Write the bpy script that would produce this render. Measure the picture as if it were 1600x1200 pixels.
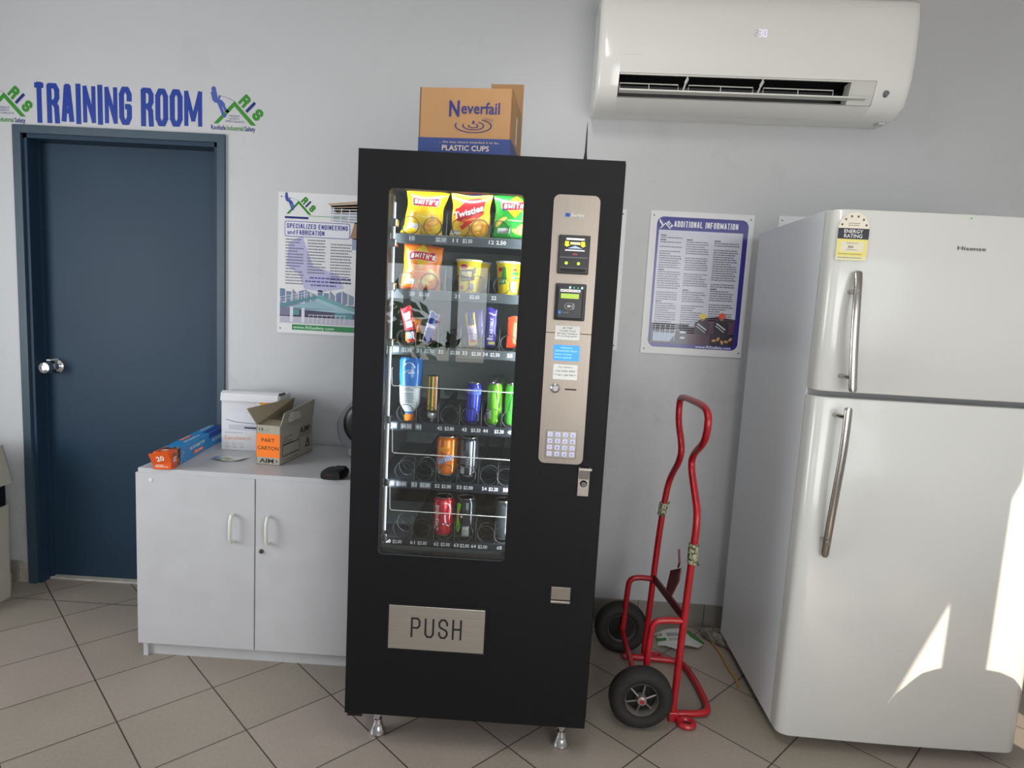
import bpy, bmesh, math, random
from mathutils import Vector, Matrix
random.seed(7)
for o in list(bpy.data.objects): bpy.data.objects.remove(o)
sc = bpy.context.scene
C = sc.collection
PI = math.pi

# ------------------------------------------------------------------ camera
cam_data = bpy.data.cameras.new('camera'); cam = bpy.data.objects.new('camera', cam_data); C.objects.link(cam)
yaw, pit, rol = 0.02197314, -0.1203277, 0.0547839
fw = Vector((-math.sin(yaw)*math.cos(pit), math.cos(yaw)*math.cos(pit), math.sin(pit)))
rt = Vector((math.cos(yaw), math.sin(yaw), 0)); up = rt.cross(fw)
r2 = rt*math.cos(rol)+up*math.sin(rol); u2 = -rt*math.sin(rol)+up*math.cos(rol)
M = Matrix((r2, u2, -fw)).transposed().to_4x4(); M.translation = (0.03241183, -2.8711995, 1.43065479)
cam.matrix_world = M
cam_data.sensor_width = 36; cam_data.lens = 36*1005.40126/1600; cam_data.clip_start = 0.02
sc.camera = cam

# ------------------------------------------------------------------ colour management, world, sun, daylight
sc.view_settings.view_transform = 'Standard'; sc.view_settings.look = 'None'
sc.view_settings.gamma = 1.0; sc.view_settings.use_curve_mapping = False
sc.view_settings.exposure = -0.50
w = bpy.data.worlds.new('sky'); sc.world = w; w.use_nodes = True
wn = w.node_tree; wn.nodes.clear()
wo = wn.nodes.new('ShaderNodeOutputWorld'); wb = wn.nodes.new('ShaderNodeBackground')
wb.inputs[0].default_value = (0.88, 0.94, 1.0, 1); wb.inputs[1].default_value = 4.0
wn.links.new(wb.outputs[0], wo.inputs[0])

def light(name, kind, loc, energy, color=(1,1,1), size=1, size_y=None, direction=None, angle=None):
    d = bpy.data.lights.new(name, kind); d.energy = energy; d.color = color
    if kind == 'AREA':
        d.shape = 'RECTANGLE'; d.size = size; d.size_y = size_y or size
    if angle is not None: d.angle = angle
    o = bpy.data.objects.new(name, d); C.objects.link(o); o.location = loc
    if direction: o.rotation_euler = Vector(direction).to_track_quat('-Z', 'Z').to_euler()
    return o
light('sun', 'SUN', (3, -8, 5), 9.0, (1.0, 0.86, 0.70), direction=(-0.204, 1.0, -0.5), angle=0.004)
light('daylight_window_right', 'AREA', (1.20, -3.86, 1.40), 46, (1.0, 0.985, 0.96), 1.7, 1.6, direction=(-0.10, 1, -0.03))
light('ceiling_fill_glow', 'AREA', (.10, -1.55, 2.70), 15, (1.0, 0.985, 0.95), 0.16, 1.15, direction=(0, 0, -1))  # unseen ceiling lamp, added to lift the fridge side
light('daylight_window_side', 'AREA', (-2.93, -2.0, 1.45), 50, (0.96, 0.98, 1.0), 1.7, 1.3, direction=(1, 0.30, 0))

# ------------------------------------------------------------------ helpers
def lin(c):
    c = c/255.0
    return c/12.92 if c <= 0.04045 else ((c+0.055)/1.055)**2.4
def rgb(r, g, b): return (lin(r), lin(g), lin(b), 1.0)

MATS = {}
def mat(name, col, rough=0.5, metal=0.0, var=0.0, scale=8.0, bump=0.0, bscale=60.0, emit=None, estr=0.0, coat=0.0, stretch=None, spec=0.5, alpha=None, trans=0.0):
    if name in MATS: return MATS[name]
    m = bpy.data.materials.new(name); m.use_nodes = True
    nt = m.node_tree; b = nt.nodes['Principled BSDF']
    c = rgb(*col)
    b.inputs['Base Color'].default_value = c
    b.inputs['Roughness'].default_value = rough; b.inputs['Metallic'].default_value = metal
    b.inputs['Specular IOR Level'].default_value = spec
    b.inputs['Coat Weight'].default_value = coat; b.inputs['Coat Roughness'].default_value = 0.08
    b.inputs['Transmission Weight'].default_value = trans
    if emit: b.inputs['Emission Color'].default_value = rgb(*emit); b.inputs['Emission Strength'].default_value = estr
    if var or bump:
        tc = nt.nodes.new('ShaderNodeTexCoord'); mp = nt.nodes.new('ShaderNodeMapping')
        nt.links.new(tc.outputs['Object'], mp.inputs[0])
        if stretch: mp.inputs['Scale'].default_value = stretch
    if var:
        n = nt.nodes.new('ShaderNodeTexNoise'); n.inputs['Scale'].default_value = scale; n.inputs['Detail'].default_value = 5
        nt.links.new(mp.outputs[0], n.inputs[0])
        r = nt.nodes.new('ShaderNodeMapRange'); r.inputs[1].default_value = 0.3; r.inputs[2].default_value = 0.7
        r.inputs[3].default_value = 1-var; r.inputs[4].default_value = 1+var
        nt.links.new(n.outputs[0], r.inputs[0])
        v = nt.nodes.new('ShaderNodeVectorMath'); v.operation = 'SCALE'; v.inputs[0].default_value = c[:3]
        nt.links.new(r.outputs[0], v.inputs['Scale']); nt.links.new(v.outputs[0], b.inputs['Base Color'])
    if bump:
        n2 = nt.nodes.new('ShaderNodeTexNoise'); n2.inputs['Scale'].default_value = bscale; n2.inputs['Detail'].default_value = 3
        nt.links.new(mp.outputs[0], n2.inputs[0])
        bp = nt.nodes.new('ShaderNodeBump'); bp.inputs['Strength'].default_value = bump; bp.inputs['Distance'].default_value = 0.002
        nt.links.new(n2.outputs[0], bp.inputs['Height']); nt.links.new(bp.outputs[0], b.inputs['Normal'])
    MATS[name] = m
    return m
def print_mat(name, rough, metal=0.0, emit=0.0):
    m = bpy.data.materials.new(name); m.use_nodes = True; nt = m.node_tree; b = nt.nodes['Principled BSDF']
    a = nt.nodes.new('ShaderNodeVertexColor'); a.layer_name = 'Col'
    nt.links.new(a.outputs[0], b.inputs['Base Color'])
    b.inputs['Roughness'].default_value = rough; b.inputs['Metallic'].default_value = metal
    if emit:
        nt.links.new(a.outputs[0], b.inputs['Emission Color']); b.inputs['Emission Strength'].default_value = emit
    return m
PRINT = print_mat('printed_ink', 0.45); GLOSS = print_mat('glossy_print', 0.22); VINYL = print_mat('vinyl_lettering', 0.30)
SCREEN = print_mat('lit_screen', 0.3, 0, 0.95); LEDP = print_mat('lit_digits', 0.3, 0, 0.9)

class MB:
    """collects shapes in one bmesh; build() links them as one mesh object"""
    def __init__(s): s.bm = bmesh.new(); s.mats = []
    def _m(s, m):
        if m not in s.mats: s.mats.append(m)
        return s.mats.index(m)
    def _f(s, vs, mi, smooth=False):
        try:
            f = s.bm.faces.new(vs); f.material_index = mi; f.smooth = smooth; return f
        except ValueError: return None
    def box(s, x0, x1, y0, y1, z0, z1, m, bev=0.0, seg=2, T=None):
        t = bmesh.new(); bmesh.ops.create_cube(t, size=1)
        for v in t.verts: v.co = Vector(((x0+x1)/2+v.co.x*(x1-x0), (y0+y1)/2+v.co.y*(y1-y0), (z0+z1)/2+v.co.z*(z1-z0)))
        if bev: bmesh.ops.bevel(t, geom=t.edges[:], offset=bev, segments=seg, profile=0.5, affect='EDGES')
        s.merge(t, m, T, smooth=False)
        return s
    def merge(s, t, m, T=None, smooth=None):
        mi = s._m(m); mp = {}
        for v in t.verts: mp[v] = s.bm.verts.new(T @ v.co if T else v.co)
        for f in t.faces:
            g = s._f([mp[v] for v in f.verts], mi, f.smooth if smooth is None else smooth)
        t.free()
    def loops(s, loops, m, closed=True, caps=True, smooth=True):
        """skin a list of point loops"""
        mi = s._m(m); V = [[s.bm.verts.new(p) for p in L] for L in loops]; n = len(V[0])
        for a, b in zip(V, V[1:]):
            for i in range(n if closed else n-1):
                j = (i+1) % n; s._f([a[i], a[j], b[j], b[i]], mi, smooth)
        if caps and closed:
            s._f(V[0][::-1], mi); s._f(V[-1], mi)
        return s
    def tube(s, pts, r, m, n=10, closed=False, smooth=True):
        P = [Vector(p) for p in pts]; k = len(P); L = []
        up = None
        for i in range(k):
            a = P[i-1] if (i > 0 or closed) else P[i]; b = P[(i+1) % k] if (i < k-1 or closed) else P[i]
            d = (b-a).normalized()
            if up is None:
                up = Vector((0, 0, 1)) if abs(d.z) < 0.9 else Vector((1, 0, 0))
            side = d.cross(up).normalized(); up = side.cross(d).normalized()
            rr = r[i] if isinstance(r, (list, tuple)) else r
            L.append([P[i]+(side*math.cos(2*PI*q/n)+up*math.sin(2*PI*q/n))*rr for q in range(n)])
        if closed: L.append(L[0]); 
        return s.loops(L, m, caps=not closed, smooth=smooth)
    def lathe(s, prof, m, origin=(0,0,0), axis='z', n=24, T=None, smooth=True):
        O = Vector(origin); L = []
        for (r, h) in prof:
            ring = []
            for q in range(n):
                a = 2*PI*q/n; c, d = r*math.cos(a), r*math.sin(a)
                p = Vector((c, d, h)) if axis == 'z' else (Vector((c, h, d)) if axis == 'y' else Vector((h, c, d)))
                p = O+p
                if T: p = T @ p
                ring.append(p)
            L.append(ring)
        return s.loops(L, m, smooth=smooth)
    def prism(s, outer, holes, fn, d0, d1, m):
        """2D outline (with holes) extruded between depth d0 and d1; fn(u,v,d)->3D"""
        mi = s._m(m); t = bmesh.new(); edges = []
        for L in [outer]+list(holes):
            vs = [t.verts.new((p[0], p[1], 0)) for p in L]
            for i in range(len(vs)): edges.append(t.edges.new((vs[i], vs[(i+1) % len(vs)])))
        bmesh.ops.triangle_fill(t, use_beauty=True, use_dissolve=False, edges=edges)
        for d, rev in ((d0, False), (d1, True)):
            mp = {v: s.bm.verts.new(fn(v.co.x, v.co.y, d)) for v in t.verts}
            for f in t.faces:
                vs = [mp[v] for v in f.verts]; s._f(vs[::-1] if rev else vs, mi)
        t.free()
        for L in [outer]+list(holes):
            a = [s.bm.verts.new(fn(p[0], p[1], d0)) for p in L]; b = [s.bm.verts.new(fn(p[0], p[1], d1)) for p in L]
            for i in range(len(L)):
                j = (i+1) % len(L); s._f([a[i], a[j], b[j], b[i]], mi)
        return s
    def build(s, name, parent=None, world=True, fix=True):
        if fix:
            bmesh.ops.remove_doubles(s.bm, verts=s.bm.verts, dist=1e-6)
            bmesh.ops.recalc_face_normals(s.bm, faces=s.bm.faces)
        for e in s.bm.edges:
            e.smooth = len(e.link_faces) == 2 and e.calc_face_angle(0) < 0.7
        me = bpy.data.meshes.new(name); s.bm.to_mesh(me); s.bm.free()
        for m in s.mats: me.materials.append(m)
        return link(name, me, parent, world)
ORIG = {}
def link(name, me, parent, world=True):
    o = bpy.data.objects.new(name, me); C.objects.link(o)
    if parent:
        o.parent = parent
        if world:
            off = ORIG.get(parent, Vector((0,0,0)))
            me.transform(Matrix.Translation(-off)); ORIG[o] = off
    return o
def tag(o, label, cat, group=None):
    o['label'] = label; o['category'] = cat
    if group: o['group'] = group
    return o
def empty(name, loc, label, cat, rz=0.0, group=None):
    o = bpy.data.objects.new(name, None); C.objects.link(o); o.empty_display_size = 0.05
    o.location = loc; o.rotation_euler = (0, 0, rz)
    ORIG[o] = Vector(loc)
    return tag(o, label, cat, group)
def struct(o): o['kind'] = 'structure'; return o
def rrect(x0, x1, y0, y1, r, n=6):
    P = []
    for cx, cy, a0 in ((x1-r, y1-r, 0), (x0+r, y1-r, 90), (x0+r, y0+r, 180), (x1-r, y0+r, 270)):
        for i in range(n+1):
            a = math.radians(a0+90*i/n); P.append((cx+r*math.cos(a), cy+r*math.sin(a)))
    return P
front = lambda y: (lambda u, v, d: Vector((u, y-d, v)))      # plane facing the room

# ------------------------------------------------------------------ 2D art and lettering
TXT = {}
def text_geo(s, bold=0.0):
    k = (s, bold)
    if k not in TXT:
        cu = bpy.data.curves.new('t', 'FONT'); cu.body = s; cu.size = 1; cu.offset = bold; cu.resolution_u = 2
        ob = bpy.data.objects.new('t', cu); C.objects.link(ob)
        bpy.context.view_layer.update()
        dg = bpy.context.evaluated_depsgraph_get()
        me = bpy.data.meshes.new_from_object(ob.evaluated_get(dg))
        vs = [(v.co.x, v.co.y) for v in me.vertices]; fs = [tuple(p.vertices) for p in me.polygons]
        bpy.data.objects.remove(ob); bpy.data.curves.remove(cu); bpy.data.meshes.remove(me)
        x0 = min(v[0] for v in vs); x1 = max(v[0] for v in vs)
        TXT[k] = ([(v[0]-x0, v[1]) for v in vs], fs, x1-x0)
    return TXT[k]
c1, c2 = 0.28, 0.16
O_ = [(c1,0),(1-c1,0),(1,c2),(1,1-c2),(1-c1,1),(c1,1),(0,1-c2),(0,c2),(c1,0)]
GL = {'A':[[(0,0),(.38,1),(.62,1),(1,0)],[(.14,.28),(.86,.28)]],'B':[[(0,0),(0,1),(.75,1),(1,.88),(1,.65),(.75,.53),(0,.53)],[(.75,.53),(1,.4),(1,.14),(.75,0),(0,0)]],
'C':[[(1,.68),(1,1-c2),(1-c1,1),(c1,1),(0,1-c2),(0,c2),(c1,0),(1-c1,0),(1,c2),(1,.32)]],'D':[[(0,0),(0,1),(.7,1),(1,.84),(1,.16),(.7,0),(0,0)]],
'E':[[(1,1),(0,1),(0,0),(1,0)],[(0,.52),(.85,.52)]],'F':[[(1,1),(0,1),(0,0)],[(0,.5),(.85,.5)]],
'G':[[(1,.68),(1,1-c2),(1-c1,1),(c1,1),(0,1-c2),(0,c2),(c1,0),(1-c1,0),(1,c2),(1,.48),(.6,.48)]],'H':[[(0,0),(0,1)],[(1,0),(1,1)],[(0,.52),(1,.52)]],
'I':[[(.5,0),(.5,1)]],'L':[[(0,1),(0,0),(1,0)]],'M':[[(0,0),(0,1),(.5,.15),(1,1),(1,0)]],'N':[[(0,0),(0,1),(1,0),(1,1)]],'O':[O_],
'P':[[(0,0),(0,1),(.75,1),(1,.86),(1,.6),(.75,.47),(0,.47)]],'R':[[(0,0),(0,1),(.75,1),(1,.88),(1,.66),(.75,.52),(0,.52)],[(.6,.52),(.92,.38),(1,0)]],
'S':[[(1,.7),(1,1-c2),(1-c1,1),(c1,1),(0,1-c2),(0,.66),(.15,.57),(.85,.42),(1,.33),(1,c2),(1-c1,0),(c1,0),(0,c2),(0,.3)]],
'T':[[(.5,0),(.5,1)],[(0,1),(1,1)]],'U':[[(0,1),(0,c2),(c1,0),(1-c1,0),(1,c2),(1,1)]],'Y':[[(0,1),(.5,.5),(1,1)],[(.5,.5),(.5,0)]],'Z':[[(0,1),(1,1),(0,0),(1,0)]]}
class Art:
    def __init__(s): s.p = []; s.n = 0
    def poly(s, pts, col, layer=1): s.p.append((list(pts), rgb(*col), layer)); return s
    def rect(s, x0, y0, x1, y1, col, layer=1): return s.poly([(x0,y0),(x1,y0),(x1,y1),(x0,y1)], col, layer)
    def rr(s, x0, y0, x1, y1, r, col, layer=1): return s.poly(rrect(x0, x1, y0, y1, r, 4), col, layer)
    def ell(s, cx, cy, rx, ry, col, layer=1, n=20, rot=0):
        c, d = math.cos(rot), math.sin(rot)
        return s.poly([(cx+rx*math.cos(a)*c-ry*math.sin(a)*d, cy+rx*math.cos(a)*d+ry*math.sin(a)*c) for a in [2*PI*i/n for i in range(n)]], col, layer)
    def arc(s, cx, cy, rx, ry, t, a0, a1, col, layer=1, n=16):
        A = [math.radians(a0+(a1-a0)*i/n) for i in range(n+1)]
        for a, b in zip(A, A[1:]):
            s.poly([(cx+rx*math.cos(a), cy+ry*math.sin(a)), (cx+rx*math.cos(b), cy+ry*math.sin(b)), (cx+(rx-t)*math.cos(b), cy+(ry-t*.6)*math.sin(b)), (cx+(rx-t)*math.cos(a), cy+(ry-t*.6)*math.sin(a))], col, layer)
        return s
    def line(s, pts, t, col, layer=1):
        for (x0, y0), (x1, y1) in zip(pts, pts[1:]):
            dx, dy = x1-x0, y1-y0; L = math.hypot(dx, dy) or 1; e = t*0.25
            nx, ny = -dy/L*t/2, dx/L*t/2; ex, ey = dx/L*e, dy/L*e
            s.n += 1
            s.poly([(x0-ex+nx, y0-ey+ny), (x0-ex-nx, y0-ey-ny), (x1+ex-nx, y1+ey-ny), (x1+ex+nx, y1+ey+ny)], col, layer+(s.n % 30)*.03)
        return s
    def text(s, t, x, y, h, col, w=None, align='c', bold=0.0, rot=0.0, slant=0.0, layer=3):
        """built-in font; h = cap height, w = total width"""
        vs, fs, tw = text_geo(t, bold); k = h/0.72; kx = (w/tw) if w else k; W = tw*kx
        ox = {'c': -W/2, 'l': 0, 'r': -W}[align]; c, d = math.cos(rot), math.sin(rot); col = rgb(*col)
        P = []
        for (a, b) in vs:
            px = a*kx+ox+b*k*slant; py = b*k
            P.append((x+px*c-py*d, y+px*d+py*c))
        for f in fs: s.p.append(([P[i] for i in f], col, layer))
        return s
    def block(s, t, x, y, w, h, th, col, layer=3, rot=0.0, gap=0.28, slant=0.0, curve=0.0, polys=None):
        """heavy condensed capitals drawn as strokes; w,h whole word box, th stroke width"""
        units = []; tot = 0
        for ch in t:
            u = {'I': .42, ' ': .5, 'M': 1.35, "'": .35}.get(ch, 1.0)*1.0; units.append(u); tot += u+gap
        tot -= gap; k = w/tot; cx = 0; c, d = math.cos(rot), math.sin(rot); out = []
        for ch, u in zip(t, units):
            W = u*k; a = th/2; letter = []
            for st in ([[(.5,1),(.5,.75)]] if ch == "'" else GL.get(ch, [])):
                pts = []
                for (gx, gy) in st:
                    lx = cx+(a+gx*(W-th) if ch not in "I'" else W/2)
                    ly = a+gy*(h-th)
                    if gy in (0, 1) and not any(q[1] == gy and q != (gx, gy) for q in st): ly += (a*.75 if gy == 1 else -a*.75)
                    pts.append((lx, ly))
                letter.append(pts)
            out.append(letter); cx += (u+gap)*k
        for letter in out:
            for pts in letter:
                q = []
                for (lx, ly) in pts:
                    lx += ly*slant; ly += curve*((lx/w-.5)**2)
                    q.append((x+lx*c-ly*d, y+lx*d+ly*c))
                s.line(q, th, col, layer)
        return s
    def bars(s, x0, y1, x1, rows, pitch, t, col, layer=2, rnd=None, heads=()):
        """rows of body copy too small to read"""
        rnd = rnd or random.Random(int(abs(x0*1000)+rows))
        for i in range(rows):
            y = y1-i*pitch
            if i in heads: s.rect(x0, y-t*1.3, x0+(x1-x0)*.25, y, col, layer); continue
            if rnd.random() < .10: continue
            x = x0; end = x1-(x1-x0)*rnd.random()*(.12 if rnd.random() < .75 else .55)
            while x < end:
                L = (x1-x0)*rnd.uniform(.04, .13); s.rect(x, y-t, min(x+L, end), y, col, layer); x += L+(x1-x0)*.018
        return s
    def clip(s, x0, x1, y0, y1):
        out = []
        for pts, col, lay in s.p:
            P = pts
            for ax, lim, sg in ((0, x0, 1), (0, x1, -1), (1, y0, 1), (1, y1, -1)):
                Q = []
                for i in range(len(P)):
                    a, b = P[i-1], P[i]; ia = (a[ax]-lim)*sg >= 0; ib = (b[ax]-lim)*sg >= 0
                    if ia != ib:
                        t = (lim-a[ax])/(b[ax]-a[ax]); Q.append((a[0]+(b[0]-a[0])*t, a[1]+(b[1]-a[1])*t))
                    if ib: Q.append(b)
                P = Q
                if len(P) < 3: break
            if len(P) >= 3: out.append((P, col, lay))
        s.p = out; return s
    def build(s, name, parent, fn, material=None, step=None, world=True):
        bm = bmesh.new(); fl = bm.faces.layers.int.new('ci'); cols = []
        for i, (pts, col, lay) in enumerate(s.p):
            cols.append(col); vs = [bm.verts.new((p[0], p[1], lay)) for p in pts]
            try:
                f = bm.faces.new(vs); f[fl] = i
            except ValueError: pass
        if len(s.p) and step:
            for ax in (0, 1):
                lo = min(v.co[ax] for v in bm.verts); hi = max(v.co[ax] for v in bm.verts); c = lo+step
                while c < hi:
                    co = Vector((0,0,0)); co[ax] = c; no = Vector((0,0,0)); no[ax] = 1
                    bmesh.ops.bisect_plane(bm, geom=bm.verts[:]+bm.edges[:]+bm.faces[:], plane_co=co, plane_no=no, dist=1e-7); c += step
        big = [f for f in bm.faces if len(f.verts) > 4]
        if big: bmesh.ops.triangulate(bm, faces=big)
        for v in bm.verts: v.co = fn(v.co.x, v.co.y, v.co.z)
        idx = [f[fl] for f in bm.faces]
        me = bpy.data.meshes.new(name); bm.to_mesh(me); bm.free()
        a = me.color_attributes.new('Col', 'FLOAT_COLOR', 'CORNER')
        for p in me.polygons:
            for li in p.loop_indices: a.data[li].color = cols[idx[p.index]]
        me.materials.append(material or PRINT)
        return link(name, me, parent, world)
EPS = 0.00025
def wallmap(x0, z0, y, rot=0.0):
    c, d = math.cos(rot), math.sin(rot)
    return lambda u, v, l: Vector((x0+u*c-v*d, y-EPS*l, z0+u*d+v*c))

# ------------------------------------------------------------------ materials with nodes of their own
def floor_mat():
    m = bpy.data.materials.new('floor_tiles'); m.use_nodes = True; nt = m.node_tree; b = nt.nodes['Principled BSDF']
    N = nt.nodes.new; Lk = nt.links.new
    tc = N('ShaderNodeTexCoord'); sep = N('ShaderNodeSeparateXYZ'); Lk(tc.outputs['Object'], sep.inputs[0])
    def mth(op, a, c=None, cl=False):
        n = N('ShaderNodeMath'); n.operation = op; n.use_clamp = cl
        for i, v in enumerate((a, c)):
            if v is None: continue
            if isinstance(v, (int, float)): n.inputs[i].default_value = v
            else: Lk(v, n.inputs[i])
        return n.outputs[0]
    ga = 0.7945; s = 0.3046; gx, gy = -1.2518, -0.9335; ca, sa = math.cos(ga), math.sin(ga)
    X = mth('SUBTRACT', sep.outputs[0], gx); Y = mth('SUBTRACT', sep.outputs[1], gy)
    p = mth('DIVIDE', mth('ADD', mth('MULTIPLY', X, ca), mth('MULTIPLY', Y, sa)), s)
    q = mth('DIVIDE', mth('SUBTRACT', mth('MULTIPLY', Y, ca), mth('MULTIPLY', X, sa)), s)
    def edge(v):   # distance to nearest integer line
        f = mth('FRACT', v); return mth('MINIMUM', f, mth('SUBTRACT', 1.0, f))
    # a straight cut course runs along the door wall
    border = mth('LESS_THAN', mth('ABSOLUTE', mth('ADD', sep.outputs[1], 0.16)), 0.0022)
    g = mth('LESS_THAN', mth('MINIMUM', edge(p), edge(q)), 0.0075)
    grout = mth('MAXIMUM', g, mth('MULTIPLY', border, mth('LESS_THAN', sep.outputs[0], -1.2)))
    cell = N('ShaderNodeCombineXYZ'); Lk(mth('FLOOR', p), cell.inputs[0]); Lk(mth('FLOOR', q), cell.inputs[1])
    wn_ = N('ShaderNodeTexWhiteNoise'); Lk(cell.outputs[0], wn_.inputs[0])
    n1 = N('ShaderNodeTexNoise'); n1.inputs['Scale'].default_value = 3.0; n1.inputs['Detail'].default_value = 6; Lk(tc.outputs['Object'], n1.inputs[0])
    n2 = N('ShaderNodeTexNoise'); n2.inputs['Scale'].default_value = 90; n2.inputs['Detail'].default_value = 2; Lk(tc.outputs['Object'], n2.inputs[0])
    v = mth('ADD', mth('MULTIPLY', wn_.outputs[0], 0.10), mth('ADD', mth('MULTIPLY', n1.outputs[0], 0.25), mth('MULTIPLY', n2.outputs[0], 0.25)))
    v = mth('ADD', v, 0.70)
    mx = N('ShaderNodeMix'); mx.data_type = 'RGBA'; mx.inputs[6].default_value = rgb(152, 144, 131); mx.inputs[7].default_value = rgb(155, 143, 134); Lk(wn_.outputs[0], mx.inputs[0])
    sc_ = N('ShaderNodeVectorMath'); sc_.operation = 'SCALE'; Lk(mx.outputs[2], sc_.inputs[0]); Lk(v, sc_.inputs['Scale'])
    m2 = N('ShaderNodeMix'); m2.data_type = 'RGBA'; Lk(grout, m2.inputs[0]); Lk(sc_.outputs[0], m2.inputs[6]); m2.inputs[7].default_value = rgb(62, 57, 52)
    Lk(m2.outputs[2], b.inputs['Base Color'])
    Lk(mth('ADD', mth('MULTIPLY', n1.outputs[0], 0.25), 0.36), b.inputs['Roughness'])
    bp = N('ShaderNodeBump'); bp.inputs['Strength'].default_value = 0.4; bp.inputs['Distance'].default_value = 0.002
    Lk(mth('SUBTRACT', mth('MULTIPLY', n2.outputs[0], 0.15), grout), bp.inputs['Height']); Lk(bp.outputs[0], b.inputs['Normal'])
    return m
def wall_mat():
    m = bpy.data.materials.new('painted_wall'); m.use_nodes = True; nt = m.node_tree; b = nt.nodes['Principled BSDF']
    N = nt.nodes.new; Lk = nt.links.new
    tc = N('ShaderNodeTexCoord')
    base = rgb(194, 195, 197)
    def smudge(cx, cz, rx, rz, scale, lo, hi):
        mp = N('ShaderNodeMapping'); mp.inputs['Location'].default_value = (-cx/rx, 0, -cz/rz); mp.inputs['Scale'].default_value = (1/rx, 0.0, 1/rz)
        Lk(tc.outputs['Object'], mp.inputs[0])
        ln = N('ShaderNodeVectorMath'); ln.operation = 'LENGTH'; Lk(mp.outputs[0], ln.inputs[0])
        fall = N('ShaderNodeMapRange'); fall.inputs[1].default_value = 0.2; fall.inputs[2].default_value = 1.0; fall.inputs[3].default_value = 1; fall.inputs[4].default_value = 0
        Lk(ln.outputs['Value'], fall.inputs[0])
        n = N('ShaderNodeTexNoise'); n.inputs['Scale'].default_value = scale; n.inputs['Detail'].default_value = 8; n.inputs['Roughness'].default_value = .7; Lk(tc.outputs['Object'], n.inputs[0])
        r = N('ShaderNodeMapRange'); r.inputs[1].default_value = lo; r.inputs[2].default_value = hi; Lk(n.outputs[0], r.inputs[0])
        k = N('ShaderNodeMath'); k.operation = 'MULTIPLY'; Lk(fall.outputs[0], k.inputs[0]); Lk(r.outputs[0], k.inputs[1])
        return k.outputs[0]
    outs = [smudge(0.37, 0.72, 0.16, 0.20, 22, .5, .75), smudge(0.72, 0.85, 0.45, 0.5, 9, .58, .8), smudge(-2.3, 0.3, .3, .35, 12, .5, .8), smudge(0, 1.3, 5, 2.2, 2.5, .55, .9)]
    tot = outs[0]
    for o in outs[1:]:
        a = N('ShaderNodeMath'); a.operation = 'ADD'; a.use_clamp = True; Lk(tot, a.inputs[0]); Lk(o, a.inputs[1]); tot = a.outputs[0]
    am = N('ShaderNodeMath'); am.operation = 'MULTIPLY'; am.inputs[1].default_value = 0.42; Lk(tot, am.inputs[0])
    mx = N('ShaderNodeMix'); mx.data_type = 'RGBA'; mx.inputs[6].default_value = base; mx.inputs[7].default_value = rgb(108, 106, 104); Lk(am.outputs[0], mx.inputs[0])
    Lk(mx.outputs[2], b.inputs['Base Color']); b.inputs['Roughness'].default_value = 0.42
    n2 = N('ShaderNodeTexNoise'); n2.inputs['Scale'].default_value = 35; n2.inputs['Detail'].default_value = 4; Lk(tc.outputs['Object'], n2.inputs[0])
    bp = N('ShaderNodeBump'); bp.inputs['Strength'].default_value = 0.12; bp.inputs['Distance'].default_value = 0.004; Lk(n2.outputs[0], bp.inputs['Height']); Lk(bp.outputs[0], b.inputs['Normal'])
    return m
def skirt_mat():
    m = mat('skirting_tile', (132, 128, 122), 0.5, var=.08, scale=14)
    nt = m.node_tree; b = nt.nodes['Principled BSDF']; src = b.inputs['Base Color'].links[0].from_socket
    br = nt.nodes.new('ShaderNodeTexBrick'); br.offset = 0; br.inputs['Scale'].default_value = 1
    br.inputs['Brick Width'].default_value = .305; br.inputs['Row Height'].default_value = 1.0; br.inputs['Mortar Size'].default_value = .002
    br.inputs['Mortar'].default_value = rgb(70, 66, 62)
    tc = nt.nodes.new('ShaderNodeTexCoord'); sp = nt.nodes.new('ShaderNodeSeparateXYZ'); cb = nt.nodes.new('ShaderNodeCombineXYZ')
    nt.links.new(tc.outputs['Object'], sp.inputs[0]); nt.links.new(sp.outputs[0], cb.inputs[0]); cb.inputs[1].default_value = .5
    nt.links.new(cb.outputs[0], br.inputs[0]); nt.links.new(src, br.inputs['Color1']); nt.links.new(src, br.inputs['Color2'])
    nt.links.new(br.outputs[0], b.inputs['Base Color'])
    return m
def brushed(name, col, rough=.34, horizontal=True):
    return mat(name, col, rough, 1.0, var=.10, scale=6, stretch=(1.5, 1, 160) if horizontal else (160, 1, 1.5), bump=.02, bscale=4)
def pane_mat(name, tint=(0.96, 0.98, 0.97, 1), k=1.0):
    m = bpy.data.materials.new(name); m.use_nodes = True; nt = m.node_tree; nt.nodes.clear()
    o = nt.nodes.new('ShaderNodeOutputMaterial'); mx = nt.nodes.new('ShaderNodeMixShader')
    t = nt.nodes.new('ShaderNodeBsdfTransparent'); g = nt.nodes.new('ShaderNodeBsdfGlossy'); f = nt.nodes.new('ShaderNodeFresnel')
    t.inputs[0].default_value = tint; g.inputs['Roughness'].default_value = 0.0; f.inputs[0].default_value = 1.5
    mu = nt.nodes.new('ShaderNodeMath'); mu.operation = 'MULTIPLY'; mu.inputs[1].default_value = k; nt.links.new(f.outputs[0], mu.inputs[0])
    nt.links.new(mu.outputs[0], mx.inputs[0]); nt.links.new(t.outputs[0], mx.inputs[1]); nt.links.new(g.outputs[0], mx.inputs[2]); nt.links.new(mx.outputs[0], o.inputs[0])
    return m
FLOOR = floor_mat(); WALL = wall_mat(); SKIRT = skirt_mat()
DOORBLUE = mat('blue_grey_door_paint', (34, 56, 75), 0.5, spec=.3, var=.05, scale=3)
STEEL = brushed('brushed_steel', (190, 182, 172)); CHROME = mat('polished_chrome', (215, 215, 218), 0.12, 1.0)
BLACKP = mat('black_textured_powder_coat', (18, 18, 21), 0.5, bump=.4, bscale=520, var=.1, scale=300, spec=.22)
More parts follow.
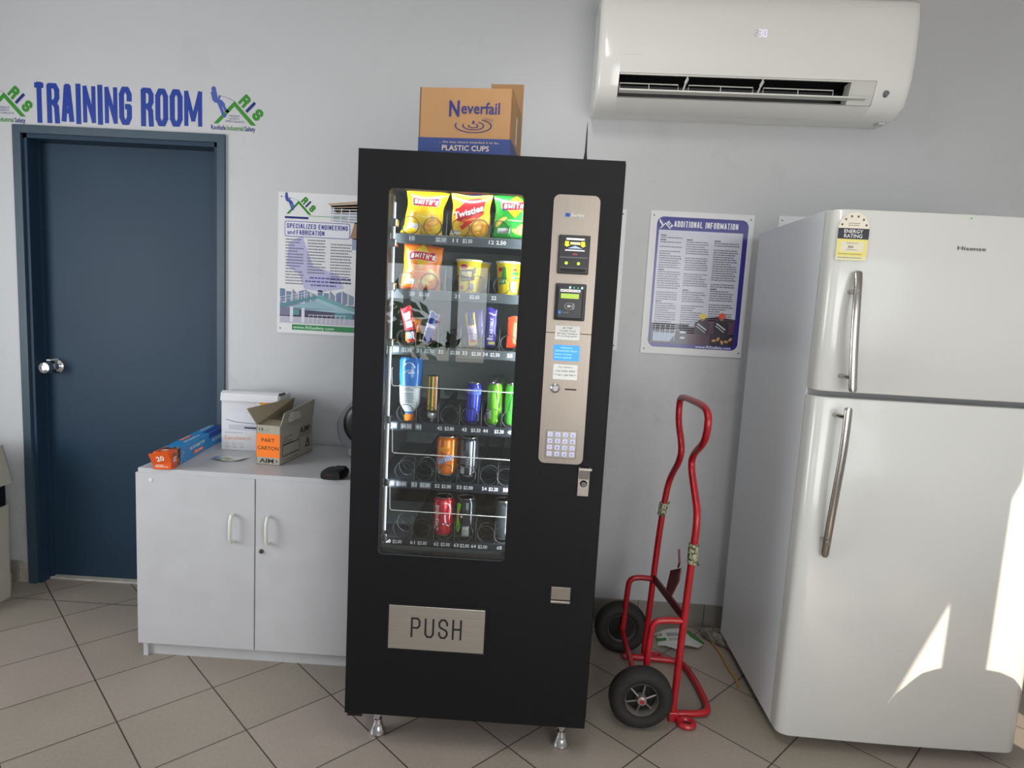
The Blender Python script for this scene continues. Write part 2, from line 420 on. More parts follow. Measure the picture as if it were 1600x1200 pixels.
BLACKPL = mat('black_plastic', (20, 20, 22), 0.35); DARKHOLE = mat('dark_opening', (8, 8, 9), 0.6)
WHITEPL = mat('white_plastic', (222, 222, 216), 0.3, var=.01); LAMINATE = mat('white_laminate', (192, 192, 195), 0.4, var=.035, scale=9)
KRAFT = mat('brown_cardboard', (166, 126, 84), 0.75, var=.05, scale=9, stretch=(1,1,.2), bump=.1, bscale=80)
GREYCARD = mat('grey_cardboard', (168, 164, 150), 0.75, var=.04, scale=10); INCARD = mat('cardboard_inside', (150, 138, 116), 0.8, var=.04)
REDP = mat('red_enamel', (176, 22, 34), 0.35, var=.12, scale=18, coat=.3); RUBBER = mat('tyre_rubber', (38, 37, 36), 0.75, var=.2, scale=12, bump=.2)
FRIDGE = mat('white_fridge_enamel', (208, 208, 204), 0.22, var=.008, scale=2, coat=.4); FRIDGESIDE = mat('grey_fridge_side', (226, 230, 234), 0.25, bump=.25, bscale=350)

# ================================================================== ROOM
CEIL = 2.79
m = MB()
dx0, dx1, dzt = -2.236, -1.366, 2.066
m.prism([(-3.0,0),(dx0,0),(dx0,dzt),(dx1,dzt),(dx1,0),(2.75,0),(2.75,CEIL),(-3.0,CEIL)], [], front(0), -0.15, 0, WALL)
struct(m.build('wall_back'))
m = MB(); m.box(-3.15, 2.9, -8.0, 0.3, -0.1, 0, FLOOR); struct(m.build('floor'))
m = MB(); m.box(-3.15, 2.9, -4.1, 0.3, CEIL, CEIL+.1, mat('ceiling_paint', (205, 205, 203), .8, var=.02)); struct(m.build('ceiling'))
m = MB(); m.prism([(-4.1,0),(0,0),(0,CEIL),(-4.1,CEIL)], [[(-2.9,.8),(-1.1,.8),(-1.1,2.15),(-2.9,2.15)]], lambda u, v, d: Vector((-3.0-d, u, v)), 0, .15, WALL); struct(m.build('wall_left'))
m = MB(); m.box(2.75, 2.9, -4.1, 0.0, 0, CEIL, WALL); struct(m.build('wall_right'))
# wall behind the camera with its two window openings
m = MB()
m.prism([(-3.15,0),(2.9,0),(2.9,CEIL),(-3.15,CEIL)], [[(-1.9,.95),(-.30,.95),(-.30,1.74),(-1.9,1.74)], [(.35,.55),(2.10,.55),(2.10,2.5),(.35,2.5)], [(2.20,.55),(2.70,.55),(2.70,2.68),(2.20,2.68)]], front(-3.95), 0, 0.12, WALL)
struct(m.build('wall_front'))
ALU = mat('aluminium_window_frame', (200, 200, 198), .4, .3)
wnum = 0
for x0, x1, z0, z1, mull in ((-1.9,-.30,.95,1.74,(-.92,-.55)), (.35,2.10,.55,2.5,(1.2,)), (2.20,2.70,.55,2.68,())):
    m = MB(); wnum += 1
    m.prism([(x0,z0),(x1,z0),(x1,z1),(x0,z1)], [[(x0+.03,z0+.03),(x1-.005,z0+.03),(x1-.005,z1-.03),(x0+.03,z1-.03)]], front(-3.99), 0, 0.04, ALU)
    for q in mull: m.box(q-.025, q+.025, -4.03, -3.99, z0, z1, ALU)
    struct(m.build('window_%d' % wnum))
# awning added out of view to cut the sun patch, ground outside, hedge seen only as a reflection
m = MB(); m.box(-4, 2.27, -9.5, -4.07, 2.58, 3.2, mat('sunshield_sheet', (150,150,150), .7))
tag(m.build('sunshield'), 'grey flat awning added unseen outside the windows to shape the sun patch', 'sunshield')
LEAF = mat('hedge_leaves', (92,140,40), .7, var=.5, scale=20)
hb = random.Random(2); m = MB()
for i in range(260):
    c = Vector((-1.45+hb.gauss(0,.28), -5.6+hb.gauss(0,.2), .95+hb.gauss(0,.28))); q = hb.random()*6; d = Vector((math.cos(q), hb.uniform(-.5,.5), math.sin(q)))*.09; e = Vector((-d.z, 0, d.x))*.35
    m.loops([[c-d, c-e, c+d, c+e], [c-d+Vector((0,.004,0)), c-e+Vector((0,.004,0)), c+d+Vector((0,.004,0)), c+e+Vector((0,.004,0))]], LEAF, smooth=False)
tag(m.build('garden_bush', fix=False), 'green leafy bush outside the low window behind the photographer', 'bush')
m = MB(); m.box(-14, 14, -22, -8.0, -0.2, -0.1, mat('outdoor_concrete', (165,160,150), .8, var=.1, scale=2)); struct(m.build('ground'))
# baseboards
m = MB(); m.box(-2.99, -2.325, -.012, 0, 0, .106, SKIRT, .002, 1); struct(m.build('baseboard_left'))
m = MB(); m.box(-1.33, 2.74, -.012, 0, 0, .106, SKIRT, .002, 1)
for zz in (): pass
struct(m.build('baseboard_right'))
m = MB()
P = [(-2.325,0),(-2.27,0),(-2.272,.05),(-2.28,.085),(-2.30,.10),(-2.322,.112)]
m.prism(P, [], front(0), 0, .004, mat('broken_plaster', (176,170,158), .9, var=.15, scale=40, bump=.6, bscale=60)); struct(m.build('trim_1'))

# unseen batten light added on the ceiling to brighten the fridge side
cl = empty('ceiling_fill_light', (.10, -1.55, CEIL), 'long white batten light added on the ceiling out of view', 'light')
m = MB(); m.box(.06, .14, -2.15, -.95, CEIL-.05, CEIL, mat('batten_housing', (220,220,216), .4), .004); m.build('housing', cl)
m = MB(); m.tube([(.10,-2.12,CEIL-.068),(.10,-.98,CEIL-.068)], .013, mat('lit_tube', (250,250,245), .4, emit=(255,250,240), estr=3.0), 12); m.build('tube', cl)
# ---- door
FR = mat('blue_frame_paint', (56, 74, 88), .38, var=.05, scale=6)
door = bpy.data.objects.new('door_1', None); C.objects.link(door); door.location = (-1.8, 0, 0); ORIG[door] = Vector((-1.8,0,0)); struct(door)
m = MB()
ox0, ox1, oz = -2.272, -1.333, 2.10
m.prism([(ox0,0),(dx0,0),(dx0,dzt),(dx1,dzt),(dx1,0),(ox1,0),(ox1,oz),(ox0,oz)], [], front(0), 0, .014, FR)
m.box(dx0-.002, dx0+.018, 0, .15, 0, dzt, DOORBLUE); m.box(dx1-.018, dx1+.002, 0, .15, 0, dzt, DOORBLUE); m.box(dx0, dx1, 0, .15, dzt-.018, dzt+.002, DOORBLUE)
m.box(dx0+.018, dx0+.03, .06, .075, 0, dzt, DOORBLUE)
m.build('door_frame', door)
m = MB(); m.box(dx0+.022, dx1-.02, .075, .11, .012, dzt-.02, DOORBLUE, .002, 1); m.build('door_leaf', door)
m = MB(); m.box(dx0+.02, dx1-.02, .05, .14, 0, .008, mat('worn_threshold', (190,186,178), .6, var=.1, scale=30)); m.build('threshold', door)
kz, kx = 1.035, -2.165
m = MB()
m.lathe([(.001,.075),(.033,.075),(.033,.068),(.027,.062),(.018,.058),(.016,.035),(.020,.028),(.026,.015),(.027,-.005),(.024,-.014),(.012,-.016),(.010,-.013),(.001,-.013)], CHROME, (kx,0,kz), 'y', 24)
kn = m.build('door_knob', door); kn['label'] = 'round satin silver door knob'
m = MB(); m.box(kx-.012, kx+.006, .02, .071, kz+.030, kz+.036, mat('pale_tag', (200,205,205), .5)); 
m.build('latch_tab', door)
m = MB(); m.lathe([(.001,.0),(.006,0),(.007,.006),(.001,.008)], CHROME, (dx0+.02,.045,.17), 'x', 12); m.build('door_bolt', door)

# ================================================================== WALL GRAPHICS
BLUE = (30, 56, 140); GREEN = (56, 136, 44); NAVY = (38, 40, 120)
def ris_logo(a, x, y, k, white=False):
    """roof logo, about 0.22 m wide at k=1; x,y = lower left"""
    g, b, n = (((232,232,240),)*3 if white else (GREEN, (70,90,165), (28,44,120)))
    L = 3
    a.poly([(x+.010*k,y+.028*k),(x+.030*k,y+.028*k),(x+.098*k,y+.100*k),(x+.098*k,y+.122*k)], g, L)
    a.poly([(x+.098*k,y+.122*k),(x+.098*k,y+.100*k),(x+.168*k,y+.028*k),(x+.190*k,y+.028*k)], g, L)
    # RIS at a slant down the right-hand slope
    ro = -math.radians(44); c, d = math.cos(ro), math.sin(ro)
    for i, (ch, col) in enumerate((('R', g), ('I', n), ('S', g))):
        s0 = .0+i*.044-(0 if i < 2 else .012); px = x+.112*k+s0*k*c; py = y+.118*k+s0*k*d
        a.block(ch, px, py, (.034 if ch != 'I' else .014)*k, .050*k, .0125*k, col, L, rot=ro)
    # abseiling figure, leaning back on the rope with bent legs
    for pts, t in (([(.006,.162),(.014,.168)], .014), ([(.010,.150),(.016,.126)], .024), ([(.016,.132),(.030,.124),(.036,.138)], .008), ([(.016,.120),(.040,.115),(.050,.104)], .016),
                   ([(.050,.106),(.060,.084),(.072,.078)], .011), ([(.032,.112),(.044,.084),(.052,.064),(.060,.060)], .013)):
        a.line([(x+p*k, y+q*k) for p, q in pts], t*k, b, L)
    a.ell(x+.010*k, y+.164*k, .010*k, .012*k, b, L)
    a.line([(x+.030*k,y+.142*k),(x+.066*k,y+.134*k),(x+.098*k,y+.121*k)], .0014*k, (90,90,100) if not white else g, L)
def logo_thing(name, x0, z0, k, label):
    a = Art(); ris_logo(a, 0, 0, k); a2 = a
    a.text('HEIGHT', .098*k, .058*k, .0075*k, NAVY, w=.046*k, layer=3); a.text('SAFETY', .098*k, .047*k, .0075*k, NAVY, w=.046*k, layer=3)
    a.text('SPECIALISTS', .100*k, .036*k, .0075*k, NAVY, w=.080*k, layer=3)
    a.text('Roofsafe', .000*k, .004*k, .019*k, NAVY, w=.062*k, align='l', bold=.02); a.text('Industrial', .066*k, .004*k, .019*k, GREEN, w=.070*k, align='l', bold=.02)
    a.text('Safety', .141*k, .004*k, .019*k, NAVY, w=.046*k, align='l', bold=.02)
    o = a.build(name, None, wallmap(x0, z0, 0, math.radians(-.5)), VINYL)
    return tag(o, label, 'wall decal')
logo_thing('logo_decal', -1.398, 2.118, 1.04, 'green and blue roof logo decal right of the large blue wall lettering')
logo_thing('logo_decal', -2.415, 2.108, 1.04, 'green and blue roof logo decal cut off by the left picture edge')
sign = empty('wall_lettering', (-1.81, 0, 2.12), 'large blue condensed lettering reading training room above the door', 'sign')
cx = -2.182; word = 'TRAINING ROOM'; units = [.92 if c not in 'I MT' else {'I': .42, ' ': .42, 'M': 1.28, 'T': .85}[c] for c in word]
gap = .11; tot = sum(units)+gap*(len(word)-1); k = .745/tot
for i, (ch, u) in enumerate(zip(word, units)):
    if ch != ' ':
        t = (cx+2.182)/.745; a = Art()
        a.block(ch, 0, 0, u*k, .166-.012*t, .0225 if ch not in 'NM' else .0185, (26, 58, 150), 2)
        a.build('letter', sign, wallmap(cx, 2.116+.012*t*0.9, 0), VINYL)
    cx += (u+gap)*k

def poster(x0, z0, w, h, art, label, rot=0.0, margin=None):
    r = empty('poster', (x0+w/2, 0, z0), label, 'poster', group='posters along the wall')
    mp = wallmap(x0, z0, 0, rot)
    m = MB(); pts = [(0,0),(w,0),(w,h),(0,h)]
    m.prism(pts, [], lambda u, v, d: mp(u, v, 0)-Vector((0, d, 0)), 0, .005, mat('poster_board', (226,226,228), .35)); m.build('board', r)
    if art:
        mp2 = lambda u, v, l: mp(u, v, l)-Vector((0, .005, 0))
        art.clip(0, w, 0, h); art.build('printed_face', r, mp2, GLOSS)
    for (u, v) in ((.015,.02),(w-.015,.02),(.015,h-.02),(w-.015,h-.02)):
        m = MB(); p = mp(u, v, 0); m.lathe([(.003,-.0065),(.003,-.005),(.001,-.005)], BLACKPL, (p.x, 0, p.z), 'y', 8); m.build('screw', r)
    return r
# right poster: ADDITIONAL INFORMATION
W, H = .446, .617; a = Art()
a.poly(rrect(.030, W-.022, .030, H-.024, .03), (52, 48, 140), 1)
a.rect(.040, .048, W-.043, H-.080, (204, 204, 220), 2)
ris_logo(a, .040, H-.082, .27, True)
a.block('ADDITIONAL INFORMATION', .104, H-.066, .275, .026, .0040, (236,236,244), 3, gap=.30)
rnd = random.Random(3)
for cx0, cx1, n, top, hd in ((.050,.150,44,.100,(0,2,15,29)), (.163,.268,42,.115,(0,22)), (.283,.392,36,.115,(0,21))):
    a.bars(cx0, H-top, cx1, n, .0098, .0042, (92,92,108), 3, rnd, hd)
def helmet_worker(a, x, y, k, col, suit):
    a.poly([(x-.030*k,y),(x-.034*k,y+.045*k),(x-.015*k,y+.062*k),(x+.015*k,y+.062*k),(x+.034*k,y+.045*k),(x+.032*k,y)], suit, 4)
    a.ell(x, y+.070*k, .011*k, .013*k, (150,110,90), 5); a.ell(x, y+.079*k, .015*k, .013*k, col, 6, 14)
    a.line([(x-.02*k,y+.045*k),(x+.018*k,y+.02*k)], .006*k, (200,200,205), 5); a.line([(x-.024*k,y+.035*k),(x+.014*k,y+.008*k)], .004*k, (190,190,195), 5)
a.rect(.040, .048, .205, .135, (88,92,108), 3); a.poly([(.050,.056),(.125,.056),(.150,.095),(.050,.095)], (172,190,214), 4)
for q in range(5): a.line([(.055+.022*q,.060),(.058+.022*q,.130)], .002, (205,210,220), 5)
a.line([(.045,.100),(.165,.108)], .002, (205,210,220), 5); a.ell(.18,.10,.015,.006,(210,215,225),5); a.ell(.18,.075,.012,.005,(210,215,225),5)
a.rect(.205, .048, W-.043, .125, (86,58,76), 3); a.poly([(.235,.125),(.26,.165),(.33,.175),(.403,.165),(.403,.125)], (96,66,84), 3); a.rect(.300,.048,.403,.10,(44,36,46),4)
helmet_worker(a, .262, .095, 1.0, (226,204,70), (52,48,62)); helmet_worker(a, .345, .100, 1.0, (226,84,58), (36,32,44))
for q in range(5): a.ell(.318+.018*q, .070+.008*math.sin(q*2), .010, .006, (206,150,96), 6, 10, rot=q)
a.text('www.RISsafety.com', .395, .034, .012, (232,232,240), w=.155, align='r', bold=.015, layer=4)
poster(.529, 1.2576, W, H, a, 'blue bordered additional information poster on wall left of the fridge')
# left poster: SPECIALIZED ENGINEERING and FABRICATION
W, H = .43, .615; a = Art(); D = (62,64,150)
a.poly([(.04,.30),(.05,.40),(.11,.43),(.135,.36),(.16,.30),(.27,.27),(.30,.21),(.20,.19),(.12,.20),(.10,.26)], (188,186,220), 1)
for q in range(7):   # hatched photograph of a walkway, upper right
    a.poly([(.235,.50+.010*q),(.43,.49+.014*q),(.43,.50+.014*q),(.235,.506+.010*q)], (176-8*q,180-7*q,192-6*q), 1)
a.poly([(.22,.575),(.43,.60),(.43,.555),(.26,.535)], (190,170,152), 1); a.poly([(.32,.43),(.43,.41),(.43,.48),(.34,.50)], (160,128,104), 1); a.rect(.33,.38,.43,.43,(150,160,190),1)
for q in range(6): a.line([(.24+.036*q,.500),(.245+.036*q,.560-.004*q)], .0035, (232,234,240), 3)
a.line([(.20,.548),(.43,.556)], .003, (232,234,240), 3); a.line([(.21,.525),(.43,.528)], .003, (232,234,240), 3)
ris_logo(a, .030, .505, .62); a.rect(.030,.503,.135,.512,NAVY,3); a.rect(.135,.516,.30,.5185,(90,170,110),2)
a.poly(rrect(.030,.320,.425,.492,.010), D, 3); a.poly(rrect(.0325,.3175,.4275,.4895,.009), (232,232,242), 4)
a.block('SPECIALIZED ENGINEERING', .040, .461, .270, .021, .0036, D, 5, gap=.26)
a.text('and', .042, .4355, .019, D, w=.034, align='l', bold=.02, layer=5); a.block('FABRICATION', .083, .434, .124, .021, .0036, D, 5, gap=.26)
for cx0, cx1, n in ((.035,.118,16), (.133,.218,13), (.235,.332,15)):
    a.bars(cx0, .415, cx1, n, .0128, .0045, (110,110,126), 3, rnd)
for y, xx in ((.253,.145),(.237,.125),(.221,.15)): a.bars(xx, y, .335, 1, .01, .0065, (92,92,160), 3, random.Random(5+int(y*100)))
for q in range(14): a.poly([(.012+.028*q,.135),(.036+.028*q,.140),(.036+.028*q,.195-(q%3)*.01),(.012+.028*q,.198-(q%2)*.012)], (120+8*(q%3),134+7*(q%3),166), 1)
a.rect(.012,.075,.43,.135,(126,128,150),1); a.rect(.012,.045,.43,.078,(190,188,205),1)
a.poly([(.04,.115),(.17,.150),(.265,.112)], (150,184,196), 3); a.poly([(.17,.150),(.185,.178),(.41,.100),(.34,.095)], (116,168,172), 2); a.poly([(.265,.112),(.17,.150),(.18,.160),(.345,.108),(.40,.095),(.10,.108)], (162,196,206), 3)
a.poly([(.012,.128),(.17,.172),(.19,.165),(.012,.112)], (96,146,156), 3); a.rect(.06,.078,.36,.106,(84,80,108),2); a.rect(.07,.082,.10,.106,(96,150,150),3); a.rect(.26,.075,.34,.100,(92,150,160),3)
a.rect(.058,.05,.072,.118,(220,222,230),4); a.rect(.11,.05,.124,.114,(220,222,230),4)
for q in range(8): a.line([(.012+.024*q,.130+.006*q),(.014+.024*q,.158+.005*q)], .0025, (206,214,226), 4)
a.line([(.012,.158),(.19,.200)], .0025, (206,214,226), 4); a.line([(.012,.145),(.19,.188)], .002, (206,214,226), 4)
for q in range(9): a.line([(.14+.02*q,.05),(.145+.02*q,.085)], .0022, (226,228,236), 4)
a.line([(.14,.085),(.31,.088)], .0022, (226,228,236), 4)
a.rect(.068, .016, .43, .040, (52,140,84), 3); a.text('www.RISsafety.com', .073, .022, .013, (210,236,214), w=.185, align='l', bold=.012, layer=4)
poster(-1.098, 1.257, W, H, a, 'specialized engineering and fabrication poster partly hidden behind the vending machine')
# two more, almost wholly hidden
a = Art(); a.rect(.02,.02,.405,.60,(36,110,80),1)
poster(.0, 1.262, .425, .61, a, 'green edged poster showing as a sliver right of the vending machine')
a = Art(); a.bars(.05,.42,.3,20,.012,.004,(120,120,130),2)
poster(1.078, 1.262, .43, .617, a, 'white poster whose top corner shows behind the fridge')

# ================================================================== AIR CONDITIONER
ac = empty('air_conditioner', (.855, 0, 2.27), 'white split system air conditioner mounted high on the wall', 'air conditioner', rz=0)
ACW = mat('air_conditioner_plastic', (228, 227, 221), .16, var=.008, scale=2, coat=.5)
X0, X1 = .238, 1.452; A_, B_ = math.cos(math.radians(.6)), math.sin(math.radians(.6))
def acp(x, y, z): return Vector((x, y, z+(x-X0)*B_))
# side profile (y,z), from the wall at the bottom round to the wall at the top
prof = [(0,2.243),(-.10,2.236),(-.150,2.233),(-.208,2.268),(-.226,2.305),(-.241,2.352),(-.250,2.42),(-.252,2.50),(-.250,2.58),(-.243,2.635),(-.225,2.655),(-.19,2.662),(0,2.662)]
ox_a, ox_b = .325, 1.312           # air outlet extent
def ring(x, sh=0.0):
    cy, cz = -.12, 2.46
    return [acp(x, (y*(1-sh)), cz+(z-cz)*(1-sh*.6)) for (y, z) in prof]
m = MB()
xs = [(X0,.10),(X0+.004,.045),(X0+.014,.012),(X0+.03,0),(ox_a,0)]
m.loops([ring(x, s) for x, s in xs], ACW, caps=True)
xs = [(ox_b,0),(X1-.03,0),(X1-.014,.012),(X1-.004,.045),(X1,.10)]
m.loops([ring(x, s) for x, s in xs], ACW, caps=True)
# middle: the profile without the outlet segment (points 3..5 removed)
R0, R1 = ring(ox_a), ring(ox_b); mi = m._m(ACW)
V0 = [m.bm.verts.new(p) for p in R0]; V1 = [m.bm.verts.new(p) for p in R1]
for i in range(len(prof)-1):
    if i in (3, 4): continue
    m._f([V0[i], V0[i+1], V1[i+1], V1[i]], mi, True)
o = m.build('housing', ac)
m = MB(); DK = mat('dark_air_duct', (26,26,28), .5)
m.loops([[acp(x, y, z) for y, z in ((-.202,2.285),(-.238,2.358),(-.20,2.368),(-.12,2.35),(-.10,2.30),(-.14,2.275))] for x in (ox_a-.001, ox_b+.001)], DK, caps=True, smooth=False)
# open the front of the duct: replaced by a recessed box
m.bm.free(); m = MB()
mi = m._m(DK); sec = [(-.2408,2.3515),(-.19,2.362),(-.11,2.345),(-.10,2.30),(-.15,2.262),(-.2078,2.2685)]
a0 = [m.bm.verts.new(acp(ox_a, y, z)) for y, z in sec]; b0 = [m.bm.verts.new(acp(ox_b, y, z)) for y, z in sec]
for i in range(5): m._f([a0[i], a0[i+1], b0[i+1], b0[i]], mi)
m._f(a0, mi); m._f(b0[::-1], mi)
m.build('air_duct', ac, fix=False)
# outlet flap (swung open) and inner louvres
FL = mat('outlet_flap_plastic', (206, 205, 198), .3)
m = MB(); L = []
for (y, z) in ((-.205,2.285),(-.229,2.289),(-.2305,2.2945),(-.206,2.292)): L.append((y, z))
m.loops([[acp(x, y-.004, z) for y, z in L] for x in (ox_a+.004, ox_b-.03)], FL, smooth=False); m.build('outlet_flap', ac)
m = MB(); m.loops([[acp(x, y, z) for y, z in ((-.200,2.2675),(-.208,2.2705),(-.190,2.279),(-.180,2.276))] for x in (ox_a+.002, ox_b-.002)], FL, smooth=False); m.build('inner_flap', ac)
m = MB(); m.loops([[acp(x, y, z) for y, z in ((-.2395,2.345),(-.2405,2.351),(-.20,2.361),(-.20,2.356))] for x in (ox_a+.002, ox_b-.002)], FL, smooth=False); m.build('outlet_lip', ac)
m = MB(); m.loops([[acp(x, y, z) for y, z in ((-.2395,2.350),(-.224,2.305),(-.206,2.270),(-.16,2.29),(-.18,2.35))] for x in (ox_b-.095, ox_b-.001)], FL, smooth=False); m.build('outlet_cheek', ac)
for xa, xb in ((.332,.56),(.60,.85),(.89,1.16)):
    m = MB(); zz = 2.3105; yy = -.214
    m.tube([acp(xa, yy, zz-.014), acp(xa, yy, zz+.010), acp(xb, yy, zz+.010), acp(xb, yy, zz-.012)], .0022, FL, 6)
    m.tube([acp((xa+xb)/2, yy, zz+.01), acp((xa+xb)/2, yy, zz-.012)], .002, FL, 6); m.build('louvre_frame', ac)
for x in (.582, .872):
    m = MB(); m.tube([acp(x-.004,-.208,2.290), acp(x+.002,-.224,2.318), acp(x+.008,-.236,2.345)], .0035, FL, 6); m.tube([acp(x+.002,-.227,2.323), acp(x+.008,-.237,2.338)], .006, FL, 6); m.build('louvre_arm', ac)
a = Art()
def seg7(a, x, y, w, h, segs, col, t):
    S = {'a':((0,h),(w,h)),'b':((w,h),(w,h/2)),'c':((w,h/2),(w,0)),'d':((0,0),(w,0)),'e':((0,0),(0,h/2)),'f':((0,h/2),(0,h)),'g':((0,h/2),(w,h/2))}
    for s_ in segs: p, q = S[s_]; a.line([(x+p[0],y+p[1]),(x+q[0],y+q[1])], t, col, 1)
seg7(a, 0, 0, .010, .022, 'abged', (120,120,150), .0018); seg7(a, .016, 0, .011, .024, 'abgcd', (222,218,255), .0022); seg7(a, .034, 0, .011, .024, 'abcdef', (222,218,255), .0022)
a.build('temperature_display', ac, lambda u, v, l: acp(.826+u, -.2522-.0002*l, 2.495+v), LEDP)
m = MB(); c = acp(1.356, -.231, 2.312); T = Matrix.Translation(c) @ Matrix.Rotation(math.radians(-20), 4, 'X')
m.lathe([(.011,-.004),(.011,.012),(.001,.012)], mat('grey_sensor_window', (120,120,124), .3), (0,0,0), 'y', 18, T); m.build('sensor_window', ac)
a = Art(); a.rect(0,0,.075,.0012,(190,190,186),1); a.build('embossed_mark', ac, lambda u, v, l: acp(.335+u, -.2495-.0005*l, 2.415+v), PRINT)
m = MB(); m.box(1.395, 1.42, -.12, -.08, 2.240, 2.252, FL); m.build('drain_stub', ac)

# ================================================================== STORAGE CABINET
cb = empty('storage_cabinet', (-.955, -.31, 0), 'low white laminate cupboard with two doors beside the vending machine', 'cupboard')
y0, yb = -.540, -.015
m = MB()
m.box(-1.400, -1.382, y0, yb, 0.0, .736, LAMINATE); m.box(-.523, -.505, y0, yb, 0.0, .736, LAMINATE)
m.box(-1.382, -.523, y0, yb, .062, .078, LAMINATE); m.box(-1.382, -.523, -.035, yb, .078, .736, LAMINATE); m.build('carcass', cb)
m = MB(); m.box(-1.404, -.500, -.552, yb, .736, .754, LAMINATE, .0015, 1); m.build('top_panel', cb)
m = MB(); m.box(-1.382, -.523, -.525, -.510, 0, .062, LAMINATE); m.build('kickboard', cb)
for x0, x1, hx, zh0, zh1 in ((-1.410,-.9575,-1.037,.494,.599),(-.9535,-.500,-.901,.494,.600)):
    m = MB(); m.box(x0, x1, -.558, -.541, .060, .7375, LAMINATE, .0012, 1); d = m.build('door', cb)
    m = MB(); m.tube([(hx,-.556,zh1),(hx,-.578,zh1-.002),(hx,-.588,zh1-.018),(hx,-.589,(zh0+zh1)/2),(hx,-.588,zh0+.018),(hx,-.578,zh0+.002),(hx,-.556,zh0)], .0065, WHITEPL, 10); m.build('handle', d)
m = MB(); m.lathe([(.001,-.565),(.007,-.565),(.009,-.560),(.009,-.557)], mat('brass_lock', (120,112,98), .3, 1), (-.930,0,.460), 'y', 16); m.build('lock', d)
rs = random.Random(11)
m = MB(); m.lathe([(.001,-.5605),(.007,-.5605),(.007,-.557)], WHITEPL, (-1.352,0,.712), 'y', 12); m.build('cover_cap', cb)

TOP = .7545
# foil carton
fb = empty('foil_carton', (-1.305, -.562, TOP), 'long blue foil carton with orange 20 end lying across the cupboard top', 'carton', rz=math.radians(6.2))
BL = mat('blue_foil_carton', (36, 138, 202), .35, var=.04, scale=6); OR = mat('orange_carton_end', (226, 92, 30), .4, var=.03)
m = MB(); m.box(-.0325, .0325, .055, .53, 0, .066, BL, .0015, 1); m.build('carton_body', fb, False)
m = MB(); m.box(-.033, .033, 0, .055, 0, .0665, OR, .0015, 1); m.build('orange_end', fb, False)
m = MB(); T = Matrix.Translation((-.004,-.004,.045)) @ Matrix.Rotation(math.radians(-12), 4, 'Y') @ Matrix.Rotation(math.radians(18), 4, 'X')
m.box(-.034, .034, -.004, -.002, -.022, .026, OR, T=T); m.build('end_flap', fb, False)
a = Art(); a.text('20', 0, -.010, .020, (250,240,232), bold=.03); a.build('flap_number', fb, lambda u, v, l: T @ Vector((u, -.004-EPS*l, v)), PRINT, world=False)
a = Art(); a.bars(-.024,.018,.024,3,.006,.003,(250,220,200),1)
a.build('end_print', fb, lambda u, v, l: Vector((u, -EPS*l, v)), PRINT, world=False)
def side(u, v, l): return Vector((.0335+EPS*l, u, v))
def topm(u, v, l): return Vector((v, u, .0668+EPS*l))
a = Art(); a.text('20', .027, .044, .020, (250,240,232), bold=.03, rot=PI); a.rect(.012,.046,.044,.056,(150,90,60),1)
for q in range(9): a.ell(.066+.008*math.cos(q), .010+.006*q, .010, .006, rs.choice([(120,70,40),(196,150,90),(60,40,32)]), 2, 8, rot=q)
a.poly([(.056,0),(.075,.02),(.066,.04),(.082,.066),(.056,.066)], (96,60,44), 1)
for q in range(12): a.ell(.075+rs.uniform(0,.05), rs.uniform(.004,.06), .003, .002, (200,226,240), 2, 6)
a.text('ALUMINIUM', .24, .050, .014, (206,226,240), w=.15, rot=PI, bold=.02); a.rr(.20,.012,.30,.026,.005,(236,116,72),2); a.text('BBQ FOIL', .25, .024, .008, (250,226,210), w=.07, rot=PI, layer=3)
a.rect(.365,.042,.53,.066,(24,60,150),1); a.text('ALUMINIUM', .47, .034, .014, (206,226,240), w=.14, rot=PI, bold=.02)
a.clip(0,.53,.001,.065); a.build('side_print', fb, side, PRINT, world=False)
a = Art(); a.text('20', .030, -.010, .018, (250,240,232), bold=.03); a.rect(.012,-.026,.044,-.014,(170,80,40),1)
for q in range(9): a.ell(.070+.008*math.cos(q), -.026+.0065*q, .010, .006, rs.choice([(120,70,40),(196,150,90),(60,40,32)]), 2, 8, rot=q)
a.poly([(.056,-.032),(.075,-.012),(.066,.01),(.082,.032),(.056,.032)], (96,60,44), 1)
a.text('ALUMINIUM', .24, .004, .015, (206,226,240), w=.15, bold=.02); a.rr(.20,-.024,.30,-.010,.005,(236,116,72),2); a.text('BBQ FOIL', .25, -.022, .008, (250,226,210), w=.07, layer=3)
a.rect(.365,.004,.53,.032,(24,60,150),1); a.text('ALUMINIUM', .46, -.020, .015, (206,226,240), w=.14, bold=.02)
a.clip(0,.53,-.0325,.0325); a.build('top_print', fb, topm, PRINT, world=False)
# sandwich press box
sb = empty('appliance_box', (-1.130, -.20, TOP), 'white sandwich press box standing upright against the wall', 'box', rz=math.radians(1.0))
WB = mat('white_box_board', (212, 212, 216), .45, var=.01)
m = MB(); m.box(-.125, .125, 0, .125, 0, .245, WB, .001, 1); m.build('box_body', sb, False)
m = MB(); m.loops([[Vector((x,y,z)) for y, z in ((.06,.246),(.012,.252),(-.004,.244),(-.010,.214),(-.0115,.214),(-.006,.246),(.010,.2545),(.06,.2485))] for x in (-.125, .118)], WB, smooth=False); m.build('lid_flap', sb, False)
m = MB(); m.box(.118, .1255, .004, .06, .243, .252, BLACKPL); m.build('lid_gap', sb, False)
a = Art(); G1, G2 = (196,196,204), (150,150,160)
a.ell(.068,.222,.034,.034,(240,150,30),1)
a.poly([(-.105,.135),(-.09,.165),(-.02,.172),(.12,.165),(.12,.085),(-.085,.085),(-.105,.10)], (214,214,222), 1)
